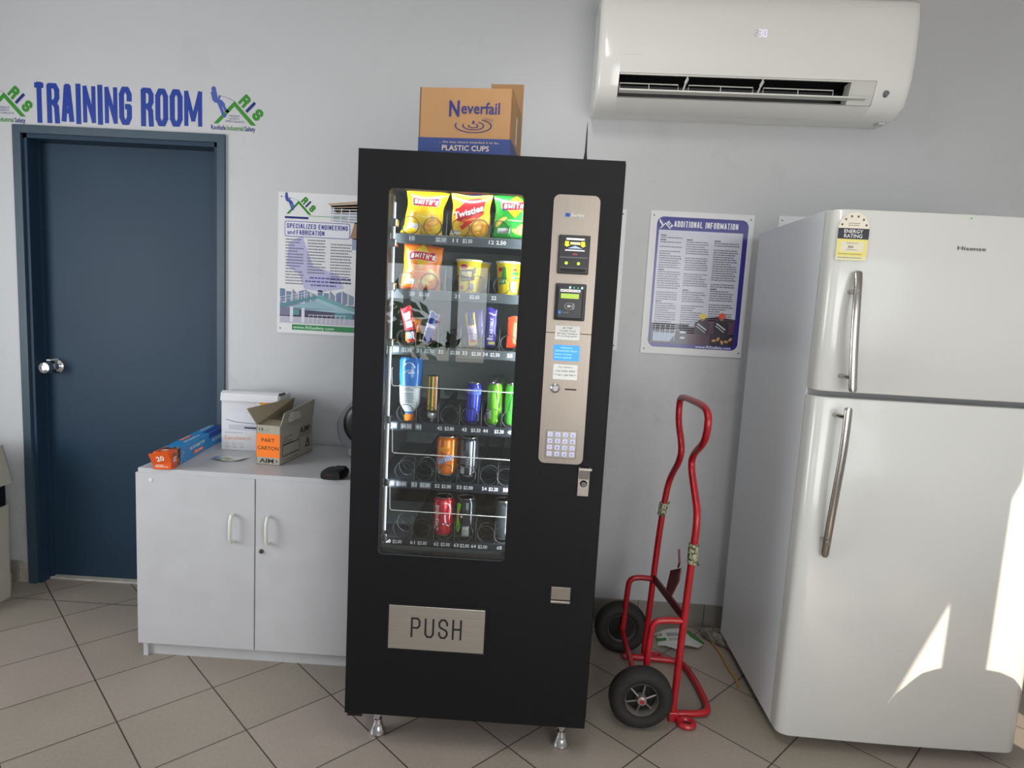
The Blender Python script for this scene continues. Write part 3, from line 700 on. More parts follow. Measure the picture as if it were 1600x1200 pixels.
a.line([(-.105,.132),(-.06,.122),(.03,.118),(.11,.122)], .003, (110,110,124), 2); a.rr(-.095,.088,.11,.112,.008,(190,190,200),2); a.line([(-.025,.100),(.10,.099)], .007, (48,48,60), 3)
a.rect(-.02,.165,.10,.1665,G2,2); a.line([(.018,.212),(.018,.202)], .0015, G2, 2)
a.bars(-.11,.078,-.025,1,.01,.003,G2,2); a.text('Sandwich', -.112, .046, .017, (222,150,104), w=.112, align='l'); 
for q in range(3): a.arc(-.100+.030*q,.027,.007,.007,.0015,0,360,G2,2); a.rect(-.107+.03*q,.012,-.090+.03*q,.0145,G2,2)
a.clip(-.125,.125,0,.2125); a.build('front_print', sb, lambda u, v, l: Vector((u, -EPS*l, v)), PRINT, world=False)
# open AIM carton
ab = empty('open_carton', (-.9705, -.405, TOP), 'grey open carton with an orange part carton sticker', 'carton', rz=math.radians(-6.5))
w2, dp, hh, t = .050, .285, .158, .003
m = MB()
m.box(-w2, w2, 0, t, 0, hh, GREYCARD); m.box(-w2, w2, dp-t, dp, 0, hh, GREYCARD); m.box(-w2, -w2+t, 0, dp, 0, hh, GREYCARD); m.box(w2-t, w2, 0, dp, 0, hh+.0, GREYCARD); m.box(-w2, w2, 0, dp, 0, t, INCARD)
m.box(-w2+t, w2-t, .004, .09, hh-.010, hh-.007, INCARD)
m.build('carton_body', ab, False)
def flap(pts, name, mt=INCARD):
    m = MB(); P = [Vector(p) for p in pts]; n = (P[1]-P[0]).cross(P[-1]-P[0]).normalized()*t
    m.loops([P, [p+n for p in P]], mt, smooth=False); m.build(name, ab, False)
flap([(-w2,.0,hh),(-w2,dp,hh),(-w2+.030,dp-.03,hh+.075),(-w2-.036,-.01,hh+.062)], 'side_flap')
flap([(-w2+.002,.012,hh-.008),(w2-.004,.012,hh-.014),(w2-.004,.085,hh+.002),(-w2+.002,.085,hh+.006)], 'end_flap')
flap([(w2,.0,hh),(w2,dp,hh),(w2+.006,dp,hh+.072),(w2+.004,.02,hh+.050)], 'side_flap', GREYCARD)
m = MB(); rs2 = random.Random(4); L = []
for i in range(6):
    y = .06+.02*i; L.append([Vector((w2+.0052+.0025*rs2.random()+(.004 if 0 < i < 5 else 0), y+rs2.uniform(-.005,.005), hh+.010+.012*k+rs2.uniform(-.004,.004))) for k in range(4)])
m.loops(L, mat('clear_tape', (200,198,188), .12, spec=.8), closed=False, caps=False); o = m.build('loose_tape', ab, False)
a = Art(); a.text('13', -.030, .136, .012, (40,40,42), bold=.02, w=.018); a.text('x 1', -.006, .136, .010, (90,90,90)); a.rr(.016,.136,.034,.148,.002,(170,160,142),1)
a.rect(-w2+.001, .030, w2-.001, .124, (250,126,18), 1)
a.text('PART', 0, .092, .015, (34,28,20), w=.054, bold=.005); a.text('CARTON', 0, .060, .015, (34,28,20), w=.088, bold=.005)
a.text('AIM', -.006, .008, .017, (24,24,26), w=.060, bold=.025); a.poly([(.030,.008),(.042,.016),(.030,.025),(.035,.016)], (24,24,26), 2)
a.build('front_print', ab, lambda u, v, l: Vector((u, -EPS*l, v)), PRINT, world=False)
a = Art(); sd = lambda u, v, l: Vector((w2+EPS*l, u, v))
a.text('AIM', .205, .098, .028, (30,30,30), w=.085, bold=.025); a.poly([(.252,.098),(.268,.112),(.252,.126),(.259,.112)], (30,30,30), 2); a.bars(.15,.092,.27,2,.007,.003,(80,80,80),1)
a.bars(.02,.108,.11,4,.009,.003,(90,90,90),1); a.rect(.020,.030,.165,.078,(36,36,36),1); a.rect(.024,.034,.161,.074,(176,172,160),2)
for q in range(7): a.rect(.040+.018*q,.034,.0415+.018*q,.074,(60,60,60),3)
a.poly([(.215,.030),(.262,.030),(.2385,.078)], (36,36,36), 1); a.poly([(.230,.036),(.247,.036),(.2385,.053)], (176,172,160), 2); a.bars(.03,.022,.18,2,.007,.003,(90,90,90),1)
a.build('side_print', ab, sd, PRINT, world=False)
# leaflet
a = Art(); a.poly([(0,0),(.075,-.030),(.125,-.005),(.145,.055),(.06,.040),(.01,.035)], (206,208,206), 0)
a.poly([(.004,.006),(.045,-.008),(.060,.030),(.015,.032)], (96,130,180), 1); a.poly([(.045,-.008),(.080,-.022),(.10,.010),(.06,.020)], (132,156,112), 1); a.poly([(.02,.014),(.05,.008),(.07,.022),(.03,.024)], (226,230,232), 2)
o = a.build('leaflet', None, lambda u, v, l: Vector((-1.222+u, -.372+v, TOP+.0012+l*.0002+.006*abs(math.sin(u*32)))), GLOSS, step=.012)
tag(o, 'small crumpled blue and green leaflet lying in front of the cartons', 'leaflet')
# black pouch
m = MB(); PB = mat('black_nylon', (18,18,20), .6, bump=.3, bscale=300); rt_ = []
for i in range(9):
    t_ = i/8; y = -.565+.085*t_; hgt = .036*(1-.15*abs(2*t_-1)**3); wd = .040*(1-.10*abs(2*t_-1)**4)
    x = -.673+.012*t_
    rt_.append([Vector((x+wd*math.copysign(abs(math.cos(q))**.5, math.cos(q)), y, TOP+hgt*.5+hgt*.5*math.copysign(abs(math.sin(q))**.55, math.sin(q)))) for q in [2*PI*k/16 for k in range(16)]])
m.loops(rt_, PB)
pouch = m.build('pouch'); tag(pouch, 'small black zip pouch at the front of the cupboard top', 'pouch')
m = MB(); m.box(-.668,-.628,-.535,-.500,TOP+.030,TOP+.041, PB, .004); m.build('pouch_flap', pouch)
m = MB(); m.box(-.690,-.665,-.5665,-.5655,TOP+.018,TOP+.021, mat('dull_red_zip',(90,40,40),.6)); m.build('zip', pouch)
# silver appliance behind the vending machine
sp = empty('silver_appliance', (-.625, -.16, TOP), 'rounded silver appliance with black round grille half hidden by the vending machine', 'appliance')
SV = mat('silver_plastic', (136, 139, 143), .32, .6)
m = MB(); L = []
for i in range(9):
    y = -.22+.12*i/8; s = .80+.20*math.sin(PI*(.15+.85*i/8))
    ring_ = []
    for k in range(28):
        q = 2*PI*k/28; cx = .137*s*math.copysign(abs(math.cos(q))**.62, math.cos(q)); cz = .118*s*math.copysign(abs(math.sin(q))**.70, math.sin(q))
        cx *= 1-.30*max(0, cz/.118)
        ring_.append(Vector((-.628+cx, y, TOP+.143+cz)))
    L.append(ring_)
m.loops(L, SV); m.build('shell', sp)
m = MB(); m.lathe([(.001,-.243),(.070,-.240),(.088,-.234),(.095,-.226),(.095,-.20)], BLACKPL, (-.630,0,TOP+.150), 'y', 32); m.build('grille', sp)
for x in (-.705, -.54):
    m = MB(); m.lathe([(.013,0),(.015,.03),(.013,.045)], WHITEPL, (x,-.16,TOP), 'z', 14); m.build('foot', sp)

# ================================================================== VENDING MACHINE
vm = empty('vending_machine', (-.10, -.55, 0), 'tall black snack and drink vending machine with glass front', 'vending machine')
Y = -.967; yi = -.915
m = MB()
bx0, bx1, by1 = -.483, .288, -.17
m.box(bx0, bx0+.03, yi, by1, .112, 1.866, BLACKP); m.box(bx1-.03, bx1, yi, by1, .112, 1.862, BLACKP)
m.box(bx0, bx1, yi, by1, 1.82, 1.862, BLACKP); m.box(bx0, bx1, yi, by1, .112, .60, BLACKP); m.box(bx0, bx1, by1-.03, by1, .112, 1.86, BLACKP); m.box(.045, bx1, yi, by1, .60, 1.83, BLACKP)
m.box(bx0+.002, bx0+.05, yi-.045, yi, .098, .112, BLACKPL)
m.build('cabinet_body', vm)
LINER = mat('grey_green_liner', (98, 110, 112), .38, .1, var=.03); LINERD = mat('dark_liner', (52, 58, 66), .42, .1)
m = MB(); xl, xr = -.445, .035; yq = -.915
m.box(xl-.006, xl, yq, -.26, .62, 1.80, mat('pale_side_liner', (150, 156, 156), .3, .2)); m.box(xr, xr+.006, yq, -.26, .62, 1.80, LINER); m.box(xl, xr, -.262, -.256, .62, 1.80, LINER)
m.box(xl, xr, yq, -.26, 1.795, 1.801, LINER); m.box(xl, xr, yq, -.26, .615, .621, LINERD)
m.build('inner_lining', vm)
m = MB()
m.prism([(-.487,.1125),(.280,.1125),(.280,1.8576),(-.487,1.8576)], [rrect(-.397,-.003,.645,1.752,.016)], front(Y), 0, -.045, BLACKP)
m.box(-.484,.277, Y+.045, Y+.050, .12, .63, BLACKPL); dr = m.build('door', vm)
dr['label'] = 'black textured steel door with rounded window opening'
m = MB(); m.box(-.400, 0, Y+.010, Y+.014, .642, 1.755, pane_mat('clear_glass', k=1.6)); m.build('glass_pane', dr)
m = MB(); m.prism(rrect(-.399,-.001,.643,1.754,.018), [rrect(-.3955,-.0045,.6465,1.7505,.014)], front(Y+.006), 0, -.004, mat('window_gasket', (70,74,76), .4)); m.build('window_gasket', dr)
# lit tube down the left edge
m = MB(); m.box(-.391, -.388, -.903, -.898, .70, 1.72, mat('led_strip', (230,240,250), .5, emit=(225,238,255), estr=1.5)); m.build('light_strip', vm)
m = MB(); m.box(-.398, -.392, -.912, -.890, .66, 1.74, STEEL)
for z in (1.66, 1.60, 1.47, 1.30, 1.06, .86, .68): m.box(-.400, -.380, -.916, -.885, z-.012, z+.012, CHROME, .003)
m.build('light_channel', vm)
# trays
rows = [1.620, 1.452, 1.277, 1.035, .847, .654]
labels = [
 [(645,'10'),(690,'$2.50'),(712,'11'),(731,'$2.50'),(768,'12'),(783,'2.50')],
 [(645,'20'),(664,'$2.60'),(715,'21'),(742,'$2.60'),(772,'22')],
 [(620,'30'),(637,'$2.50'),(656,'31'),(672,'$2.50'),(690,'32'),(712,'$2.50'),(727,'33'),(745,'$2.50'),(759,'34'),(774,'$2.50'),(797,'35')],
 [(617,'40'),(636,'$4.20'),(655,'41'),(688,'42'),(703,'$3.80'),(726,'43'),(744,'$3.20'),(759,'44'),(780,'$3.30'),(797,'45')],
 [(613,'50'),(628,'$3.00'),(648,'51'),(665,'$2.00'),(684,'52'),(698,'$2.00'),(718,'53'),(732,'$2.00'),(757,'54'),(771,'$3.20'),(790,'55')],
 [(608,'60'),(622,'$2.00'),(646,'61'),(661,'$2.00'),(683,'62'),(697,'$2.00'),(714,'63'),(727,'$2.00'),(741,'64'),(755,'$2.00'),(781,'65')]]
px0 = [620,620,620,620,610,605]; xx0 = [-.391,-.386,-.380,-.372,-.386,-.391]; sc_px = [505,500,496,488,483,479]
COIL = mat('steel_wire', (62,64,68), .4, .6); COILL = mat('bright_wire', (190,192,196), .25, .9)
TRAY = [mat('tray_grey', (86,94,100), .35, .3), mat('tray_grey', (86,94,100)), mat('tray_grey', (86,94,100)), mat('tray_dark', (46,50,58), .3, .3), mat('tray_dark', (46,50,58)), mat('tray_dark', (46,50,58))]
coils = [[-.350,-.281,-.195,-.135,-.075,-.020],[-.355,-.285,-.185,-.135,-.060,-.010],[-.355,-.285,-.215,-.145,-.085,-.030],[-.345,-.275,-.205,-.140,-.065,-.010],[-.345,-.280,-.205,-.140,-.070,-.015],[-.345,-.280,-.205,-.140,-.070,-.015]]
rad = [.027,.026,.025,.028,.028,.028]
dv = [(-.318,-.238,-.165,-.105),(-.32,-.235,-.16,-.10),(-.32,-.25,-.18,-.115,-.058),(-.31,-.24,-.172,-.103,-.04),(-.31,-.24,-.172,-.103,-.04),(-.31,-.24,-.172,-.103,-.04)]
for i, z in enumerate(rows):
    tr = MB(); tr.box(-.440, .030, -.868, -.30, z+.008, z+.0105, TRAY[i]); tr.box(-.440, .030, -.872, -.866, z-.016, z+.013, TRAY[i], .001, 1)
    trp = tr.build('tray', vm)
    m = MB()
    for x in dv[i]:
        m.box(x-.0008, x+.0008, -.86, -.32, z+.0105, z+.055, COIL)
        m.tube([(x,-.864,z+.012),(x,-.864,z+.075),(x,-.84,z+.085)], .0009, COILL, 5)
    m.build('divider', trp)
    a = Art()
    for p, s in labels[i]:
        x = xx0[i]+(p-px0[i])/sc_px[i]; wd = .016 if len(s) == 2 else .030
        a = Art()
        if x < -.24 and i < 5: a.rect(x-wd*.62, z-.010, x+wd*.62, z+.009, (120,132,146), 1)
        a.text(s, x, z-.0055, .0115, (238,240,244), w=wd, bold=.02, layer=2)
        a.build('price_label', trp, lambda u, v, l: Vector((u, -.872-EPS*l, v)), PRINT)
    for j, x in enumerate(coils[i]):
        m = MB(); pts = []; r = rad[i]; cz = z+.0125+r; pitch = .058
        for k in range(int(20*3.25)):
            a_ = 2*PI*k/20; y = -.866+max(0, (k-20))/20*pitch+(k/20)*.002
            pts.append((x+r*math.sin(a_)*(1 if j % 2 else -1), y, cz+r*math.cos(a_+PI)))
        m.tube(pts, .0012, COIL if not (i in (2,)) else COIL, 5); m.build('coil', trp)
WR = mat('white_wire', (225,225,222), .35)
for xa, zt, zb, xr_, yy in ((-.384,1.217,1.165,.005,-.895),(-.376,1.025,.952,.005,-.895),(-.378,.838,.766,.005,-.895)):
    m = MB(); m.tube([(xa-.004,yy+.02,zt+.002),(xa-.002,yy,zt),(xa,yy,zb+.005),(xa+.005,yy,zb),(xr_,yy,zb-.001),(xr_,yy+.02,zb+.06)], .0016, WR, 6); m.build('retaining_wire', vm)
m = MB(); m.loops([[Vector((x,y,z)) for y, z in ((-.905,.655),(-.90,.632),(-.86,.625),(-.60,.70),(-.60,.703),(-.86,.630),(-.898,.637))] for x in (-.44,.03)], mat('clear_chute', (96,104,108), .2, .2), smooth=False); m.build('delivery_chute', vm)

# control panel
def panel(z0, z1, rtop, rbot):
    P = []
    x0, x1 = .082, .2155
    r = .018
    for cx, cy, a0, rr_ in ((x1-r, z1-r, 0, rtop), (x0+r, z1-r, 90, rtop), (x0+r, z0+r, 180, rbot), (x1-r, z0+r, 270, rbot)):
        if rr_:
            for i in range(7): q = math.radians(a0+90*i/6); P.append((cx+r*math.cos(q), cy+r*math.sin(q)))
        else: P.append((x1 if a0 in (0, 270) else x0, z1 if a0 < 180 else z0))
    return P
PS = mat('brushed_panel_steel', (158, 149, 139), .42, .85, var=.05, scale=5, stretch=(120, 1, 1.2))
m = MB(); m.prism(panel(1.361,1.756,True,False), [], front(Y), 0, .005, PS); up_ = m.build('upper_panel', vm)
m = MB(); m.prism(panel(.968,1.359,False,True), [], front(Y), 0, .005, PS); lp = m.build('lower_panel', vm)
a = Art(); a.rr(.117,1.694,.131,1.705,.002,(52,100,190),1); a.text('N', .124, 1.6955, .008, (20,44,120), layer=2, bold=.03); a.text('Series', .133, 1.695, .0095, (226,226,226), w=.038, align='l', bold=.015, slant=.15, layer=2); a.text('Series', .1335, 1.6942, .0095, (120,112,104), w=.038, align='l', bold=.02, slant=.15, layer=1)
a.build('series_badge', up_, lambda u, v, l: Vector((u, Y-.005-EPS*l*2, v)), PRINT)
m = MB(); m.box(.104,.193,Y-.020,Y-.004,1.532,1.642,BLACKPL,.002); m.box(.108,.189,Y-.024,Y-.019,1.576,1.580,mat('grey_ridge',(90,90,94),.4)); m.box(.110,.187,Y-.022,Y-.018,1.548,1.550,mat('grey_ridge',(90,90,94))); bl = m.build('bill_acceptor', vm)
m = MB(); m.box(.113,.183,Y-.0225,Y-.019,1.538,1.547,DARKHOLE); m.build('note_slot', bl)
for x in (.128, .163):
    m = MB(); m.lathe([(.001,Y-.0245),(.0038,Y-.0235),(.0045,Y-.019)], mat('lit_green_led', (190,230,60), .4, emit=(180,240,50), estr=2.0), (x,0,1.562), 'y', 14); m.build('indicator_light', bl)
a = Art(); a.rect(.124,1.628,.176,1.633,(226,226,226),1)
for s, x in ((1,.127),(-1,.173)): a.poly([(x-.006,1.624),(x+.005,1.624),(x+.005,1.614),(x+.009,1.614),(x,1.608),(x-.009,1.614),(x-.006,1.614)], (240,216,20), 1)
a.rect(.136,1.615,.165,1.622,(214,206,150),1); a.poly([(.130,1.604),(.150,1.612),(.172,1.604)], (150,170,200), 1); a.rect(.122,1.597,.178,1.6005,(210,210,210),1); a.rect(.145,1.586,.158,1.590,(150,40,60),1)
a.build('instruction_sticker', bl, lambda u, v, l: Vector((u, Y-.0203-EPS*l, v)), SCREEN)
m = MB(); m.box(.103,.191,Y-.020,Y-.004,1.398,1.504,BLACKPL,.003); m.box(.108,.183,Y-.030,Y-.018,1.402,1.494,mat('charcoal_reader',(34,36,40),.35),.004); cr = m.build('card_reader', vm)
a = Art(); a.rect(.118,1.461,.170,1.475,(150,178,60),1); a.bars(.122,1.471,.166,1,.01,.004,(90,120,40),2)
for q in range(4): a.rect(.116+.0145*q,1.480,.1295+.0145*q,1.487,(214,214,214),1); a.rect(.118+.0145*q,1.482,.127+.0145*q,1.485,((60,80,160),(200,90,40),(120,120,120),(60,140,110))[q],2)
for q, s in enumerate((1.4,.6,.6,1.4)): a.ell(.143+.0115*q,1.4925,.0022*s,.0026*s,(150,250,220),1,10)
a.build('reader_display', cr, lambda u, v, l: Vector((u, Y-.0303-EPS*l, v)), SCREEN)
a = Art(); a.arc(.145,1.439,.015,.010,.0012,20,340,(190,190,192),1); a.rect(.138,1.436,.147,1.4425,(190,190,192),1)
for q in range(3): a.arc(.146,1.439,.005+.004*q,.005+.004*q,.0013,-45,45,(190,190,192),2,6)
a.rr(.113,1.416,.121,1.426,.002,(60,120,215),1); a.text('nayax', .124, 1.419, .006, (130,130,136), align='l', w=.02)
a.build('contactless_mark', cr, lambda u, v, l: Vector((u, Y-.0303-EPS*l, v)), PRINT)
def sticker(x0, z0, x1, z1, lines, name='sticker'):
    a = Art(); a.rr(x0, z0, x1, z1, .002, (232,232,228), 1)
    for (s, dz, h, wd) in lines: a.text(s, (x0+x1)/2, z1-dz, h, (40,40,44), w=wd, bold=.008, layer=2)
    return a.build(name, lp, lambda u, v, l: Vector((u, Y-.0055-EPS*l, v)), PRINT)
sticker(.109,1.341,.181,1.382,[('$3 TAP',.009,.0052,.028),('Credit Card',.017,.005,.046),('$3 limit Vendors',.025,.005,.060),('5% surcharge applies',.032,.004,.060)])
sticker(.110,1.223,.182,1.268,[('For Service',.010,.0045,.040),('Call 3203 9947',.022,.005,.058),('** 0411 204 798 **',.034,.005,.064)])
a = Art(); a.rr(.108,1.279,.184,1.325,.002,(40,140,240),1)
for j, (s, wd) in enumerate((('Welcome', .034), ('2025/03/02 03:57', .066), ('Insert money', .050), ('Select goods', .050))): a.text(s, .112 if j else .128, 1.315-.0095*j, .0052, (168,214,255), w=wd, align='l', layer=2)
a.build('blue_display', lp, lambda u, v, l: Vector((u, Y-.0058-EPS*l, v)), SCREEN)
m = MB(); m.lathe([(.001,Y-.014),(.008,Y-.014),(.009,Y-.011),(.012,Y-.010),(.0145,Y-.007),(.0145,Y-.004)], CHROME, (.119,0,1.196), 'y', 24); m.build('coin_return_button', lp)
m = MB(); m.box(.148,.182,Y-.0065,Y-.004,1.1925,1.1965,DARKHOLE); m.build('coin_slot', lp)
m = MB(); m.box(.101,.1935,Y-.009,Y-.004,.985,1.070,mat('keypad_plate',(176,172,164),.3,.8),.002); kp = m.build('keypad', vm)
for r_ in range(4):
    for c_ in range(4):
        x = .1135+.0225*c_; z = 1.0575-.0197*r_
        m = MB(); m.box(x-.0075, x+.0075, Y-.012, Y-.008, z-.007, z+.007, mat('lit_key', (206,206,224), .35, .2, emit=(190,185,255), estr=.22), .0015); kk = m.build('key', kp)
        a = Art(); a.text('123A456B789C*0#D'[r_*4+c_], x, z-.0035, .007, (70,66,170), bold=.01); a.p = a.p; a.build('key_legend', kp, lambda u, v, l: Vector((u, Y-.0121-EPS, v)), PRINT)
m = MB(); m.box(.206,.240,Y-.004,Y,.871,.960,STEEL,.001,1); m.loops([[Vector((x,y,z)) for y, z in ((Y-.003,.962),(Y-.026,.960),(Y-.024,.955),(Y-.008,.925),(Y-.003,.923))] for x in (.209,.237)], CHROME, smooth=False); m.box(.205,.243,Y-.027,Y-.022,.956,.963,STEEL); lk = m.build('door_latch', vm)
m = MB(); m.lathe([(.001,Y-.010),(.008,Y-.010),(.0085,Y-.004),(.011,Y-.004),(.012,Y-.003)], CHROME, (.223,0,.910), 'y', 20); m.build('keyhole', lk)
# delivery flap PUSH
m = MB(); m.prism([(-.359,.338),(-.049,.338),(-.049,.492),(-.359,.492)], [[(-.356,.341),(-.052,.341),(-.052,.489),(-.356,.489)]], front(Y), 0, .002, BLACKPL)
m.box(-.354,-.053,Y-.006,Y-.001,.344,.487,brushed('brushed_flap_steel',(206,202,196),.38),.001,1); pf = m.build('delivery_flap', vm)
a = Art(); a.block('PUSH', -.284, .386, .160, .065, .0062, (28,28,30), 1, gap=.42)
a.build('push_lettering', pf, lambda u, v, l: Vector((u, Y-.0062-EPS*l, v-(u+.284)*.0)), PRINT)
m = MB(); m.box(.143,.210,Y-.002,Y,.524,.582,BLACKPL); m.box(.147,.206,Y-.007,Y-.001,.539,.579,PS,.001,1); m.box(.147,.206,Y-.009,Y-.002,.528,.535,STEEL,.001,1); m.build('coin_return_cup', vm)
for x, y in ((-.395,-.895),(.214,-.895),(-.395,-.23),(.214,-.23)):
    m = MB(); m.lathe([(.027,0),(.029,.004),(.028,.010),(.020,.026),(.014,.042),(.013,.052),(.010,.054),(.010,.066),(.016,.068),(.016,.076),(.008,.078),(.008,.115)], CHROME, (x,y,0), 'z', 20); m.build('levelling_foot', vm)
# antenna standing on the roof
m = MB(); m.lathe([(.014,1.864),(.014,1.870),(.006,1.876),(.003,1.90),(.0016,1.965),(.0006,1.985)], BLACKPL, (.171,-.87,0), 'z', 10)
m.tube([(.165,-.872,1.868),(.15,-.86,1.868),(.05,-.80,1.868)], .002, BLACKPL, 6)
an = m.build('antenna'); tag(an, 'thin black aerial standing on top of the vending machine', 'antenna')
m = MB(); 
# left lamp is the tube above; unseen right and top lamps added as fill
for lx, ld, le in ((-.425, (1.0,.55,0), 4.2), (.018, (-1.0,.55,0), 3.4)):
    ml = light('machine_tube_and_fill', 'AREA', (lx, -.902, 1.2), le, (.92,.97,1.0), .008, 1.05); ml.rotation_euler = Vector(ld).to_track_quat('-Z','Y').to_euler()
ml2 = light('machine_top_fill', 'AREA', (-.20, -.885, 1.775), 0.9, (.95,.98,1.0), .36, .012, direction=(0,.35,-1))

# ================================================================== PRODUCTS
def bag(name, xc, z0, W, H, base, art, label, cat, y=-.842, D=.026, tilt=0.0, group='snack packets in the vending machine', pinch=.10):
    r = empty(name, (xc, y, z0), label, cat, group=group); r.rotation_euler = (0, tilt, 0)
    rr_ = random.Random(int(abs(xc*1e4)))
    ph = rr_.random()*6
    def S(u, v, side, off=0.0):
        a = max(0, math.sin(PI*min(1,max(0,u)))); b = max(0, math.sin(PI*min(1,max(0,v))))
        d = D*(a**.6)*(b**.55)*(1+.05*math.sin(9*u+ph)*math.sin(7*v+ph)) + .0006
        wx = W*(1-pinch*math.sin(PI*v)**.7+.02*math.sin(13*v+ph))
        return Vector(((u-.5)*wx, side*(d+off), v*H+.003*math.sin(PI*2*u+ph)*(v if v > .5 else 0)))
    m = MB(); n, k = 18, 22; mi = m._m(mat(name+'_foil_%d%d%d' % base, base, .3, .0, bump=.15, bscale=70, coat=.4))
    grids = []
    for sd_ in (-1, 1):
        G = [[m.bm.verts.new(S(i/n, j/k, sd_)) for i in range(n+1)] for j in range(k+1)]
        for j in range(k):
            for i in range(n): m._f([G[j][i], G[j][i+1], G[j+1][i+1], G[j+1][i]], mi, True)
        grids.append(G)
    A, B = grids
    for j in range(k):
        m._f([A[j][0], A[j+1][0], B[j+1][0], B[j][0]], mi); m._f([A[j][n], B[j][n], B[j+1][n], A[j+1][n]], mi)
    for i in range(n):
        m._f([A[0][i], B[0][i], B[0][i+1], A[0][i+1]], mi); m._f([A[k][i], A[k][i+1], B[k][i+1], B[k][i]], mi)
    m.build('packet', r, False)
    if art: art.clip(0, 1, 0, 1); art.build('packet_print', r, lambda u, v, l: S(u, v, -1, EPS*1.5*l), GLOSS, step=.05, world=False)
    return r
def chips_art(body, dark, chip, flavour):
    a = Art(); a.rect(0,0,1,.07,dark,1); a.rect(0,.95,1,1,dark,1)
    a.poly([(.5,.99),(.72,.80),(.28,.80)], (246,214,40), 1); a.poly([(.30,.66),(.70,.66),(.5,.47)], (244,196,30), 1)
    a.poly([(x*.33*2-.16, y) for x, y in ((.5,.62),(.5,.63))]+[(.5,.6)], body, 0) if False else None
    a.rr(.15,.645,.88,.835,.085,(236,236,240),1); a.poly(rrect(.165,.865,.655,.825,.08), (214,32,44), 2)
    a.rect(.17,.648,.30,.675,(48,56,150),3); a.rect(.72,.815,.84,.838,(48,56,150),3)
    a.block("SMITH'S", .215, .685, .62, .105, .026, (250,250,250), 4, gap=.36, slant=.15)
    a.text(flavour, .5, .40, .035, (250,244,214), w=.34)
    for (x, y, rx, ry, r_) in ((.75,.30,.20,.075,.3),(.80,.42,.13,.06,-.4),(.20,.42,.13,.05,.4),(.60,.18,.16,.06,-.2),(.12,.34,.10,.05,.8)): a.ell(x, y, rx, ry, chip, 1, 16, r_); a.ell(x+.02, y+.01, rx*.6, ry*.5, tuple(min(255, c+26) for c in chip), 2, 12, r_)
    a.rect(.10,.13,.40,.24,(236,236,236),3); a.bars(.12,.225,.38,3,.03,.015,(70,70,90),4)
    return a
bag('chip_packet', -.317, 1.6315, .136, .136, (248,206,20), chips_art((248,206,20),(240,196,16),(238,170,60),'Original'), 'bright yellow potato chip packet leaning in the top row', 'chip packet', tilt=math.radians(6), pinch=.17)
a = Art(); Yl = (246,196,44)
a.rect(0,0,1,.07,(240,200,30),1); a.rect(0,.94,1,1,(244,226,110),1); a.poly([(.05,.93),(.48,.93),(.05,.72)], (230,150,30), 1)
a.poly([(.08,.62),(.20,.68),(.42,.90),(.70,.93),(.86,.84),(.84,.55),(.55,.33),(.30,.16),(.16,.34)], (228,42,48), 2)
a.text('Twisties', .47, .50, .15, (120,20,40), w=.80, rot=.30, bold=.05, layer=3, slant=.1); a.text('Twisties', .46, .515, .15, (250,250,252), w=.80, rot=.30, bold=.03, layer=4, slant=.1)
a.text('Cheese', .47, .375, .06, (244,170,40), w=.36, rot=.30, bold=.03, layer=4)
for (x,y,rx,ry,r_) in ((.72,.22,.24,.10,.3),(.85,.36,.14,.07,-.3),(.72,.12,.12,.05,0)): a.ell(x,y,rx,ry,(244,160,24),3,16,r_); a.ell(x,y,rx*.5,ry*.5,(250,206,90),4,12,r_)
a.ell(.2,.30,.13,.05,(240,190,60),3); a.ell(.12,.10,.16,.06,(240,236,226),3); a.bars(.05,.14,.28,2,.03,.015,(80,80,90),4)
bag('corn_snack_packet', -.168, 1.6325, .128, .130, (246,196,44), a, 'yellow corn snack packet with red swirl and white slanted lettering', 'snack packet', tilt=math.radians(1))
bag('blue_snack_packet', -.176, 1.6325, .120, .144, (52,84,190), None, 'blue packet just behind the red and yellow corn snack packet', 'snack packet', y=-.765, D=.018)
bag('chip_packet', -.032, 1.6325, .140, .136, (44,168,60), chips_art((44,168,60),(30,150,50),(226,190,96),'Chicken'), 'green chip packet at the right end of the top row', 'chip packet', tilt=math.radians(1), pinch=.12)
bag('chip_packet', -.316, 1.4635, .128, .141, (246,134,30), chips_art((246,134,30),(236,110,30),(240,200,110),'Barbecue'), 'orange chip packet in the second row down', 'chip packet', tilt=math.radians(3))
